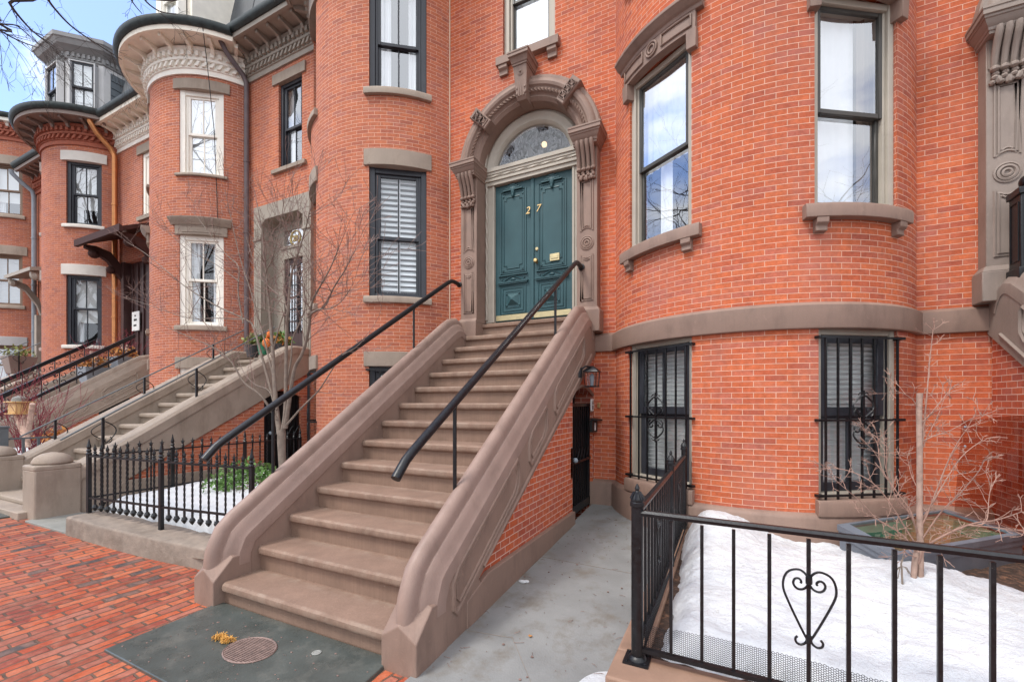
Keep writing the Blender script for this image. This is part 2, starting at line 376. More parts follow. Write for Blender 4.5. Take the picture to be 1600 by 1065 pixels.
def window(parent,fr,w,z0,z1,fm,sm=None,jw=.09,split=None,munt=1,deco='sheer',glass=None,low_glass=None,sash=.045,rec=.06,rm=.25,head=None):
    sm=sm or fm; glass=glass or M['glass']; h=w/2; head=head or jw; sp=split or (z0+z1)/2
    mb=MB(); d0,d1=-rec-.15,-rec
    mb.fbox(fr,-h,-h+jw,d0,d1,z0,z1); mb.fbox(fr,h-jw,h,d0,d1,z0,z1); mb.fbox(fr,-h+jw,h-jw,d0,d1-.004,z1-head,z1); mb.fbox(fr,-h+jw,h-jw,d0,d1+.01,z0,z0+.05)
    i0=jw*.45; mb.fbox(fr,-h+jw,-h+jw+i0,d0+.02,d1-.03,z0+.05,z1-head); mb.fbox(fr,h-jw-i0,h-jw,d0+.02,d1-.03,z0+.05,z1-head)
    o=part(mb,'window',fm,parent,bevel=.006)
    ih=h-jw-i0+.004; zt=z1-head; zb=z0+.05
    for (za,zc,b,g) in ((sp-.02,zt,-rec-.07,glass),(zb,sp+.025,-rec-.11,low_glass or glass)):
        s=MB(); b1=b+.035
        s.fbox(fr,-ih,-ih+sash,b,b1,za,zc); s.fbox(fr,ih-sash,ih,b,b1,za,zc); s.fbox(fr,-ih+sash,ih-sash,b,b1-.003,zc-sash,zc); s.fbox(fr,-ih+sash,ih-sash,b,b1-.003,za,za+sash*1.15)
        for k in range(1,munt+1):
            x=-ih+2*ih*k/(munt+1); s.fbox(fr,x-.011,x+.011,b+.004,b1-.007,za+sash*1.15,zc-sash)
        part(s,'sash',sm,o,bevel=.004,seg=1)
        p=MB(); p.quad(fr(-ih+sash*.5,b+.014,za+.02),fr(ih-sash*.5,b+.014,za+.02),fr(ih-sash*.5,b+.014,zc-.02),fr(-ih+sash*.5,b+.014,zc-.02)); part(p,'pane',g,o,smooth=False)
    bb=-rec-(.20 if rm>.1 else .165); m=MB(); rw=h+rm
    F=[fr(-rw,bb-.02,z0-.1),fr(rw,bb-.02,z0-.1),fr(rw,bb-.02,z1+.1),fr(-rw,bb-.02,z1+.1)]; B=[fr(-rw,bb-(1.3 if rm>.1 else .3),z0-.1),fr(rw,bb-(1.3 if rm>.1 else .3),z0-.1),fr(rw,bb-(1.3 if rm>.1 else .3),z1+.1),fr(-rw,bb-(1.3 if rm>.1 else .3),z1+.1)]
    m.loft([F,B],True,False); m.quad(*B)
    # inner jamb returns so that nothing leaks round the frame
    f2=[fr(-h+.01,d0+.02,z0+.01),fr(h-.01,d0+.02,z0+.01),fr(h-.01,d0+.02,z1-.01),fr(-h+.01,d0+.02,z1-.01)]; m.loft([F,f2],True,False)
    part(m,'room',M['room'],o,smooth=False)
    c=MB()
    if deco=='sheer':
        curtain(c,fr,-h+.02,-h*.28,bb+.04,z0,z1); curtain(c,fr,h*.34,h-.02,bb+.04,z0,z1); part(c,'curtain',M['white'],o)
    elif deco=='full':
        curtain(c,fr,-h+.02,h-.02,bb+.04,z0,z1,.010,.10); part(c,'curtain',M['white'],o)
    elif deco=='halfshade':
        c.fbox(fr,-h+.03,h-.03,bb+.03,bb+.034,sp-.35,z1); part(c,'shade',M['shade'],o); c2=MB(); curtain(c2,fr,-h+.02,-h*.35,bb,z0,z1); part(c2,'curtain',M['white'],o)
    elif deco=='painted_reflection':
        curtain(c,fr,-h+.02,h*.42,bb+.02,z0,z1,.008,.16); part(c,'curtain',M['white'],o); c2=MB(); curtain(c2,fr,h*.44,h-.02,bb+.05,z0,z1,.022,.075); tag(part(c2,'painted_reflection',M['painted_reflection'],o),'brown folds standing in for the reflection of the next doorway')  # brown folds stand in for the next doorway reflected in the glass
    elif deco=='shutter':
        n=int((z1-z0)/.085)
        for k in range(n):
            z=z0+.05+k*.085; c.prism([fr(-h+.05,bb+.085,z),fr(h-.05,bb+.085,z),fr(h-.05,bb+.03,z+.062),fr(-h+.05,bb+.03,z+.062)],[fr(-h+.05,bb+.091,z+.006),fr(h-.05,bb+.091,z+.006),fr(h-.05,bb+.036,z+.068),fr(-h+.05,bb+.036,z+.068)])
        for a in (-h+.03,-.02,h-.07): c.fbox(fr,a,a+.04,bb+.04,bb+.07,z0,z1)
        part(c,'shutter',M['blind'],o)
    elif deco=='upper':
        curtain(c,fr,-h+.02,h-.02,bb+.04,sp-.02,z1,.010,.10); part(c,'curtain',M['white'],o); c2=MB(); curtain(c2,fr,-h*.28,h*.12,bb+.05,z0,sp,.006,.12); part(c2,'curtain',M['white'],o)
    elif deco=='blind':
        n=int((z1-z0)/.05)
        for k in range(n):
            z=z0+.03+k*.05; c.prism([fr(-h+.03,bb+.03,z),fr(h-.03,bb+.03,z),fr(h-.03,bb+.075,z+.022),fr(-h+.03,bb+.075,z+.022)],[fr(-h+.03,bb+.03,z+.003),fr(h-.03,bb+.03,z+.003),fr(h-.03,bb+.075,z+.025),fr(-h+.03,bb+.075,z+.025)])
        part(c,'blind',M['blind'],o); c2=MB(); c2.fbox(fr,-h+.03,h-.03,bb+.0,bb+.012,z0+.02,z1-.02); part(c2,'shade',M['shade'],o)
    return o
def guard(parent,fr,w,z0,z1,bars=6,b=.10,scroll=True,mat=None):
    mb=MB(); h=w/2-.012; t=.008
    for k in range(bars+1):
        a=-h+.02+(2*h-.04)*k/bars; mb.fbox(fr,a-t,a+t,b-t,b+t,z0+.0,z1-.035)
    zm=z0+(z1-z0)*.48
    for z in (z0+.06,zm,z1-.05): mb.fbox(fr,-h-.035,h+.035,b+t,b+t+.008,z-.010,z+.010)
    for z in (z0+.06,zm,z1-.05):
        for sg in (-1,1): mb.fbox(fr,sg*(h+.03)-.028,sg*(h+.03)+.028,b-.20,b+t+.004,z-.012,z+.012)
    o=part(mb,'window_guard',mat or M['iron'],parent,smooth=False)
    if scroll:
        s=MB(); a0=-h+.02+(2*h-.04)*(bars//2)/bars; s.fbox(fr,a0-.01,a0+.01,b+.012,b+.02,zm-.28,zm+.28)
        for sx in (-1,1):
            for sz in (-1,1):
                pts=[]
                for i in range(15):
                    q=i/14; ang=.3+q*4.6; r=.05*(1-q*.62); pts.append(fr(a0+sx*(.06+r*sin(ang)),b+.015,zm+sz*(.08-r*cos(ang))))
                s.tube(pts,.0085,4)
                s.tube([fr(a0+sx*(.02+.09*sin(pi*q)),b+.015,zm+sz*(.03+.20*q)) for q in [i/10 for i in range(11)]],.0085,4)
                pts=[]
                for i in range(11):
                    q=i/10; ang=q*4.4; r=.028*(1-q*.5); pts.append(fr(a0+sx*(.026+r*cos(ang)),b+.015,zm+sz*(.235+r*sin(ang))))
                s.tube(pts,.0075,4)
        part(s,'scroll',mat or M['iron'],o)
    return o
def cornice(parent,bow,x0,x1,zf,mat,soff,gmat,brick_d=False,over=.5,bmat=None,zt=None):
    """frieze with two dentil rows, bracketed soffit and copper gutter following flat wall and bow"""
    mb=MB(); z=zf
    sweep(mb,bow,x0,x1,[(-.05,z),(.035,z),(.035,z+.10),(.06,z+.11),(.06,z+.125),(.045,z+.13),(.045,z+.24),(.10,z+.25),(.10,z+.30),(.085,z+.31),(.085,z+.42),(.12,z+.44),(.13,z+.5),(-.05,z+.5)])
    a=bow.corner(.05); cl=bow.p(-a,.05,0)[0]
    def along(step):
        x=x0+step*.5
        while x<cl-.02: yield ('f',x); x+=step
        L=2*R_(a)*bow.R; k=int(L/step)
        for i in range(k): yield ('b',-a+2*a*(i+.5)/k)
    for ty,q in along(.125):
        fr=frame_at(q,D,1,0) if ty=='f' else frame_at(*(bow.p(q,0,0)[:2]),cos(R_(q)),sin(R_(q)))
        mb.fbox(fr,-.033,.033,.03,.14,z+.318,z+.412)
        mb.prism([fr(-.060,.03,z+.135),fr(-.004,.03,z+.135),fr(.056,.03,z+.235),fr(.0,.03,z+.235)],[fr(-.060,.10,z+.135),fr(-.004,.10,z+.135),fr(.056,.10,z+.235),fr(.0,.10,z+.235)])
    c=part(mb,'cornice',bmat or mat,parent,ang=30)
    s=MB(); zs=z+.55
    sweep(s,bow,x0,x1,[(.0,zs),(over-.06,zs),(over-.06,zs-.03),(over,zs-.03),(over,zs+.10),(0,zs+.12)])
    for ty,q in along(.34):
        fr=frame_at(q,D,1,0) if ty=='f' else frame_at(*(bow.p(q,0,0)[:2]),cos(R_(q)),sin(R_(q)))
        pr=[(.10,zs-.17),(.15,zs-.165),(.19,zs-.105),(.28,zs-.085),(over-.10,zs-.065),(over-.09,zs-.03),(over-.09,zs+.01),(.1,zs+.01)]
        s.prism([fr(-.03,b,zz) for b,zz in pr],[fr(.03,b,zz) for b,zz in pr])
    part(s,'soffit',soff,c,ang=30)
    g=MB(); sweep(g,bow,x0,x1,[(over-.02,zs+.075),(over+.02,zs+.06),(over+.07,zs+.09),(over+.09,zs+.15),(over+.085,zs+.20),(over+.05,zs+.21),(over-.1,zs+.24),(0,zs+.26),(0,zs+.11)])
    part(g,'gutter',gmat,parent,ang=50)
    return zs
def downspout(parent,pts,r,mat,name='downspout'):
    mb=MB(); mb.tube(pts,r,10)
    for p in pts[2:-1]: pass
    z=pts[-1][2]+.4
    while z<pts[-2][2]-.2:
        mb.lathe([(r,-.02),(r*1.22,-.015),(r*1.22,.015),(r,.02)],(pts[-1][0],pts[-1][1],z),10); z+=1.5
    return part(mb,name,mat,parent)
def roof(parent,x0,x1,z,h,y0=5.6,mat=None):
    mb=MB(); y=y0
    mb.loft([[(x,y,z),(x,y+.5,z+h),(x,y+7,z+h+.15),(x,y+7,z-.5),(x,y+.3,z-.5)] for x in (x0,x1)])
    return part(mb,'roof',mat or M['slate'],parent,smooth=False)
def hood(parent,bow,ph,dp,zt,mat,fancy=True):
    """lintel with a moulded cap over a bow window"""
    mb=MB(); arcblock(mb,bow,ph-dp-2,ph+dp+2,[(-.05,zt),(.05,zt),(.05,zt+.22),(-.05,zt+.22)])
    arcblock(mb,bow,ph-dp-4.5,ph+dp+4.5,[(-.05,zt+.2),(.055,zt+.2),(.065,zt+.235),(.10,zt+.255),(.125,zt+.30),(.14,zt+.31),(.14,zt+.345),(-.05,zt+.37)])
    for sg in (-1,1):
        e=ph+sg*(dp+.6); arcblock(mb,bow,e-1.7,e+1.7,[(-.05,zt-.18),(.06,zt-.18),(.07,zt+.01),(-.05,zt+.01)],3)
        if fancy:
            c0,c1=ph+sg*4.5,ph+sg*(dp+.5)
            for (za,zb) in ((.045,.055),(.165,.175)): arcblock(mb,bow,min(c0,c1),max(c0,c1),[(.05,zt+za-.008),(.068,zt+za),(.068,zt+zb),(.05,zt+zb+.008)],6)
            for cc in (c0,c1): arcblock(mb,bow,cc-.3,cc+.3,[(.05,zt+.045),(.068,zt+.045),(.068,zt+.175),(.05,zt+.175)],1)
    if fancy:
        fr=frame_at(*(bow.p(ph,.055,0)[:2]),cos(R_(ph)),sin(R_(ph)))
        for r,t in ((.075,.014),(.045,.012)): mb.tube([fr(r*cos(2*pi*k/16),.004,zt+.11+r*sin(2*pi*k/16)) for k in range(16)],t,5,loop=True)
    return part(mb,'lintel',mat,parent,bevel=.004,seg=1)
def arclintel(parent,bow,ph,dp,z0,z1,mat,off=.03,ext=2.6,name='lintel'):
    mb=MB(); arcblock(mb,bow,ph-dp-ext,ph+dp+ext,[(-.12,z0),(off,z0),(off,z1),(-.12,z1+.01)]); return part(mb,name,mat,parent,bevel=.006)
def arcsill(parent,bow,ph,dp,z0,z1,mat,off=.07,ext=2.4,brackets=False):
    mb=MB(); arcblock(mb,bow,ph-dp-ext,ph+dp+ext,[(-.22,z0),(off,z0),(off+.005,z1-.03),(off-.01,z1),(-.22,z1+.02)])
    if brackets:
        for sg in (-1,1):
            e=ph+sg*(dp-1.2); arcblock(mb,bow,e-1.7,e+1.7,[(-.02,z0),(off-.005,z0),(off-.005,z0-.05),(off-.035,z0-.075),(off-.03,z0-.12),(-.02,z0-.13)],3)
    return part(mb,'sill',mat,parent,bevel=.005)
def bead(mb,pts,r,n=5): mb.tube(pts,r,n,loop=True)
def text_part(txt,name,mat,parent,loc,size,depth=.006,bold=.0,shear=0,rot=(pi/2,0,0)):
    c=bpy.data.curves.new(name,'FONT'); c.body=txt; c.size=size; c.extrude=depth; c.offset=bold; c.shear=shear; c.align_x='CENTER'
    t=bpy.data.objects.new('tmp',c); COL.objects.link(t)
    me=bpy.data.meshes.new_from_object(t.evaluated_get(bpy.context.evaluated_depsgraph_get())); bpy.data.objects.remove(t); me.materials.clear(); me.materials.append(mat)
    me.transform(Matrix.Translation(loc)@Matrix.Rotation(rot[2],4,'Z')@Matrix.Rotation(rot[0],4,'X'))
    o=bpy.data.objects.new(name,me); COL.objects.link(o); o.parent=parent
    if parent.type=='EMPTY': o.matrix_parent_inverse=Matrix.Translation(-parent.location)
    return o
# ------------------------------------------------------------------ arched portal
def portal(parent,cx,stone,fm,doorm):
    yF=5.72; zb=2.56; hs=1.075; hi=.79; zc=5.17
    for sg in (-1,1):
        X=lambda a: cx+sg*a
        def bx(mb,a0,a1,y0,y1,z0,z1): mb.box(min(X(a0),X(a1)),max(X(a0),X(a1)),y0,y1,z0,z1)
        m=MB(); bx(m,hi,hs,yF,6.02,2.86,5.06); p=part(m,'pilaster',stone,parent,bevel=.006)
        m=MB(); bx(m,hi-.012,hs+.045,yF-.05,6.0,zb,2.84); m.loft([[ (X(a0),y,z) for a0,y in ((hi-.012,yF-.05),(hs+.045,yF-.05),(hs+.045,5.95),(hi-.012,5.95))] for z in (2.84,)]+[[(X(a0),y,2.90) for a0,y in ((hi,yF-.005),(hs+.005,yF-.005),(hs+.005,5.95),(hi,5.95))]])
        part(m,'plinth',stone,p,bevel=.008)
        m=MB(); am=(hi+hs)/2; w=.085; y=yF-.002
        def loop(a0,a1,z0,z1,top=0,bot=0):
            pts=[(X(a0),y,z0)]
            if bot: pts+=[(X(a0+(a1-a0)*q),y,z0+bot*sin(pi*q)) for q in (.2,.35,.5,.65,.8)]
            pts+=[(X(a1),y,z0),(X(a1),y,z1)]
            if top: pts+=[(X(a1+(a0-a1)*q),y,z1-top*sin(pi*q)) for q in (.2,.35,.5,.65,.8)]
            return pts+[(X(a0),y,z1)]
        for g in (0,.028):
            bead(m,loop(am-w+g,am+w-g,3.92+g,4.60-g,0,.045),.011); bead(m,loop(am-w+g,am+w-g,2.98+g,3.60-g,.045,0),.011)
        for r,t in ((.088,.012),(.062,.016),(.03,.014)): bead(m,[(am*sg+cx+r*cos(2*pi*k/18),y,3.76+r*sin(2*pi*k/18)) for k in range(18)],t)
        part(m,'panel_moulding',stone,p)
        m=MB()   # console: fluted scroll, beads, acanthus
        for k in range(4):
            a=hi+.045+.065*k
            m.tube([(X(a),yF-d,z) for d,z in ((.02,4.76),(.035,4.82),(.055,4.90),(.09,4.98),(.12,5.04),(.12,5.08))],[.022,.025,.027,.029,.029,.027],8)
            m.ball((X(a),yF-.035,4.735),.036,.036,.03)
            for j in range(3): m.ball((X(a+.012*(j-1)),yF-.02-.012*(j%2),4.69-.038*j),.03-.003*j,.03,.024,7,4,rot=(j-1)*.7)
        for k in range(3): m.ball((X(hi+.075+.07*k),yF-.03,4.63-.012*(k==1)),.03,.03,.042,7,4,rot=.4*(k-1))
        bx(m,hi+.01,hs-.01,yF-.012,yF+.02,4.76,5.06); part(m,'console',stone,p)
        m=MB()
        pr=[(0,5.03),(.025,5.035),(.025,5.06),(.04,5.065),(.045,5.09),(.06,5.10),(.085,5.125),(.10,5.15),(.115,5.155),(.118,5.175),(.14,5.18),(.14,5.225),(.15,5.228),(.15,5.25),(.0,5.275)]
        rings=[]
        for o,z in pr: rings.append([(X(hi-.003-o*.40),yF-.085-o*.72,z),(X(hs+.003+o*.62),yF-.085-o*.72,z),(X(hs+.003+o*.62),5.95,z),(X(hi-.003-o*.40),6.0,z)])
        m.loft(rings); part(m,'capital',stone,p,ang=25)
    # archivolt
    m=MB(); prof=[(1.13,5.88),(1.13,5.75),(1.115,5.735),(1.08,5.735),(1.07,5.72),(1.045,5.70),(1.01,5.69),(.975,5.70),(.955,5.725),(.93,5.735),(.895,5.74),(.88,5.76),(.865,5.77),(.84,5.76),(.80,5.80),(.79,5.86),(.79,6.02),(.84,6.05),(1.0,6.05)]
    n=44; m.loft([[(cx-r*cos(pi*i/n),y,zc+r*sin(pi*i/n)) for r,y in prof] for i in range(n+1)])
    A=part(m,'archivolt',stone,parent,ang=25)
    m=MB(); m.tube([(cx-.915*cos(pi*i/120),5.728,zc+.915*sin(pi*i/120)) for i in range(121)],.026,4,twist=28); part(m,'rope_moulding',stone,A,smooth=False)
    for ang in (45,135):
        m=MB(); c,s=cos(R_(ang)),sin(R_(ang))
        P=lambda r,t,y: (cx+r*c-t*s,y,zc+r*s+t*c)
        rg=[]
        for y,e in ((5.90,0),(5.66,0),(5.645,.012)): rg.append([P(.79+e,-.076+e,y),P(1.155-e,-.086+e,y),P(1.155-e,.086-e,y),P(.79+e,.076-e,y)])
        m.loft(rg); o=part(m,'voussoir',stone,A)
        m=MB()
        m.loft([[P(r,t,y) for r,t in ((.84,-.054),(1.10,-.060),(1.10,.060),(.84,.054))] for y in (5.643,5.646)])
        fm_=MB()
        for r0 in (.84,.927,1.013):
            r1=r0+.087; bead(fm_,[P(r0,-.055,5.64),P(r1,-.058,5.64),P(r1,.058,5.64),P(r0,.055,5.64)],.010,4); rm=(r0+r1)/2
            fm_.tube([P(r0,-.06,5.64),P(r1,.06,5.64)],.009,4); fm_.tube([P(r0,.06,5.64),P(r1,-.06,5.64)],.009,4); bead(fm_,[P(rm+.022*cos(2*pi*k/10),.022*sin(2*pi*k/10),5.637) for k in range(10)],.008,4)
        part(fm_,'fretwork',stone,o)
        part(m,'ornament_shade',M['recess_shade'],o)  # flat dark plate: shade of the pierced hollows put into its colour
    m=MB(); kz=lambda z: zc+z
    m.loft([[(cx+a*w,y,kz(z)) for a,y in ((-1,5.9),(-1,yo),(1,yo),(1,5.9))] for w,yo,z in ((.070,5.66,.76),(.076,5.63,.80),(.098,5.60,1.10),(.102,5.58,1.22))])
    m.loft([[(cx+a*w,y,kz(z)) for a,y in ((-1,5.9),(-1,yo),(1,yo),(1,5.9))] for w,yo,z in ((.112,5.57,1.21),(.112,5.57,1.235),(.122,5.56,1.24),(.125,5.552,1.265),(.138,5.53,1.30),(.145,5.52,1.305),(.155,5.505,1.31),(.155,5.505,1.35),(.162,5.498,1.353),(.162,5.498,1.375),(.10,5.56,1.39))])
    for k in range(3): m.tube([(cx+(k-1)*.04,5.625-.02*(z-.8),kz(z)) for z in (.80,.9,1.0,1.06)],.014,5)
    bead(m,[(cx+.045*cos(2*pi*k/12),5.605,kz(1.13)+.045*sin(2*pi*k/12)) for k in range(12)],.013); m.ball((cx,5.60,kz(1.13)),.02)
    for sg in (-1,1):
        for z in (.84,.92,1.02): m.ball((cx+sg*.06,5.62,kz(z)),.02,.015,.024,6,4)
    part(m,'keystone',stone,A,ang=30)
    # inner timber frame with rope edge, transom bar and fanlight
    m=MB(); y0=6.0; hd=.635
    for sg in (-1,1):
        m.box(min(cx+sg*hd,cx+sg*hi),max(cx+sg*hd,cx+sg*hi),y0,6.12,2.86,5.28)
        m.box(min(cx+sg*hd,cx+sg*(hd+.035)),max(cx+sg*hd,cx+sg*(hd+.035)),y0-.012,6.0,2.86,4.99)
    for za,zb2,d in ((4.99,5.05,.0),(5.05,5.09,.02),(5.09,5.15,.008),(5.15,5.19,.02),(5.19,5.25,.035)): m.box(cx-hi+.01,cx+hi-.01,y0-.03-d,6.1,za,zb2)
    n=32; prof=[(.79,6.12),(.79,5.985),(.755,5.965),(.72,5.975),(.70,5.985),(.655,5.99),(.63,6.01),(.612,6.04),(.612,6.12)]
    m.loft([[(cx-r*cos(pi*i/n),y,zc+r*sin(pi*i/n)) for r,y in prof] for i in range(n+1)])
    f=part(m,'door_frame',fm,parent,ang=30,bevel=.003,seg=1)
    m=MB(); m.tube([(cx-.772*cos(pi*i/90),5.962,zc+.1+.772*sin(pi*i/90)*.99) for i in range(91)],.020,4,twist=45)
    for sg in (-1,1): m.tube([(cx+sg*.765,5.985,2.9+i*.03) for i in range(79)],.020,4,twist=45)
    m.tube([(cx-.75+i*.03,5.962,5.12) for i in range(51)],.019,4,twist=45); part(m,'rope_moulding',fm,f,smooth=False)
    m=MB(); a0=math.asin(.09/.615); pts=[(cx-.615*cos(a0+(pi-2*a0)*i/24),6.06,zc+.615*sin(a0+(pi-2*a0)*i/24)) for i in range(25)]
    m.add(pts,[tuple(range(25))]); part(m,'fanlight',M['fanglass'],f,smooth=False)
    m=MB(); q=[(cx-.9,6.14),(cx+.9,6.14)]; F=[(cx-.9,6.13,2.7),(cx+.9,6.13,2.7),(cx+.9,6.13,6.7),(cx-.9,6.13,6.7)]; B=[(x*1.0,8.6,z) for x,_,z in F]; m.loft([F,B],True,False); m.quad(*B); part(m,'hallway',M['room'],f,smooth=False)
    m=MB(); m.ball((cx,6.5,5.74),.045,n=10,m=7); part(m,'hall_lamp',M['bulb'],f)
    # two door leaves
    leaves=[]
    for sg in (-1,1):
        m=MB(); x0,x1=sorted((cx+sg*.004,cx+sg*.635)); m.box(x0,x1,6.04,6.09,2.87,4.985)
        if sg<0: m.box(x1-.02,x1+.028,6.022,6.045,2.87,4.985)
        L=part(m,'door_leaf',doorm,parent,bevel=.003,seg=1); c=(x0+x1)/2-.01; y=6.04
        m=MB(); w=.215
        def notch(w,z0,z1,k,r,yy=y):
            pts=[(c-w+k,yy,z0),(c+w-k,yy,z0),(c+w-k,yy,z0+k),(c+w,yy,z0+k),(c+w,yy,z1-k),(c+w-k,yy,z1-k),(c+w-k,yy,z1),(c-w+k,yy,z1),(c-w+k,yy,z1-k),(c-w,yy,z1-k),(c-w,yy,z0+k),(c-w+k,yy,z0+k)]
            bead(m,pts,r,4)
        bead(m,[(c-w,y,3.60),(c+w,y,3.60),(c+w,y,4.87),(c-w,y,4.87)],.016,4); bead(m,[(c-w+.03,y,3.63),(c+w-.03,y,3.63),(c+w-.03,y,4.84),(c-w+.03,y,4.84)],.009,4)
        notch(w-.06,3.68,4.78,.045,.010)
        for za in (3.585,): m.box(c-w-.03,c+w+.03,y-.03,y+.01,za-.018,za)
        m.box(c-w-.045,c+w+.045,y-.04,y+.01,3.455,3.475); m.box(c-w-.03,c+w+.03,y-.03,y+.01,3.435,3.455)
        m.tube([(c-.17+.34*i/10,y-.005,3.485+.07*sin(pi*i/10)) for i in range(11)],.014,5); m.ball((c,y,3.51),.05,.02,.025)
        for sx in (-1,1): m.ball((c+sx*.19,y,3.52),.016)
        for k,(ww,zz) in enumerate(((.215,.215),(.175,.175),(.125,.125))): bead(m,[(c-ww,y,3.20-zz),(c+ww,y,3.20-zz),(c+ww,y,3.20+zz),(c-ww,y,3.20+zz)],.013-.002*k,4)
        m.loft([[(c+a*.10,y,3.20+b*.085) for a,b in ((-1,-1),(1,-1),(1,1),(-1,1))],[(c+a*.012,y-.06,3.20+b*.012) for a,b in ((-1,-1),(1,-1),(1,1),(-1,1))]])
        for sx in (-1,1):
            for sz in (-1,1): m.ball((c+sx*.105,y,3.20+sz*.09),.017); m.ball((c+sx*.165,y,(3.66 if sz<0 else 4.80)),.015)
        # carved crest over the tall panel
        for k,(ww,zz) in enumerate(((.16,4.875),(.12,4.90),(.08,4.925),(.04,4.95))): m.box(c-ww,c+ww,y-.03,y+.01,zz,zz+.018)
        m.ball((c,y-.015,4.87),.035,.025,.085); m.ball((c,y-.02,4.80),.022,.02,.04); m.ball((c-.03,y-.015,4.90),.03,.02,.035); m.ball((c+.03,y-.015,4.90),.03,.02,.035)
        part(m,'door_carving',doorm,L)
        m=MB(); m.box(x0+.015,x1-.03,6.026,6.041,2.885,2.965); part(m,'kick_plate',M['palebrass'],L,smooth=False)
        leaves.append(L)
    return leaves
M['recess_shade']=plain('painted_recess_shade',(.05,.033,.027),.9,.1)
def fan_mat():
    t=NT('frosted_fanlight'); t.t.nodes.remove(t.b); tc=t.n('ShaderNodeTexCoord').outputs['Object']
    wv=t.n('ShaderNodeTexNoise'); wv.inputs['Scale'].default_value=9; wv.inputs['Detail'].default_value=5; wv.inputs['Distortion'].default_value=2.2; t.l(tc,wv.inputs['Vector'])
    k=t.ramp(wv.outputs['Fac'],[(.44,(0,0,0)),(.5,(1,1,1)),(.56,(.1,)*3),(.62,(.75,)*3),(.7,(.2,)*3)])
    tr=t.n('ShaderNodeBsdfTransparent'); gl=t.n('ShaderNodeBsdfGlossy'); gl.inputs['Roughness'].default_value=.05
    df=t.n('ShaderNodeBsdfDiffuse'); df.inputs[0].default_value=(.62,.66,.72,1)
    m1=t.n('ShaderNodeMixShader'); m1.inputs[0].default_value=.10; t.l(tr.outputs[0],m1.inputs[1]); t.l(gl.outputs[0],m1.inputs[2])
    m2=t.n('ShaderNodeMixShader'); t.l(t.math('MULTIPLY',k,.30),m2.inputs[0]); t.l(m1.outputs[0],m2.inputs[1]); t.l(df.outputs[0],m2.inputs[2]); t.l(m2.outputs[0],t.out.inputs[0]); return t.m
M['fanglass']=fan_mat()
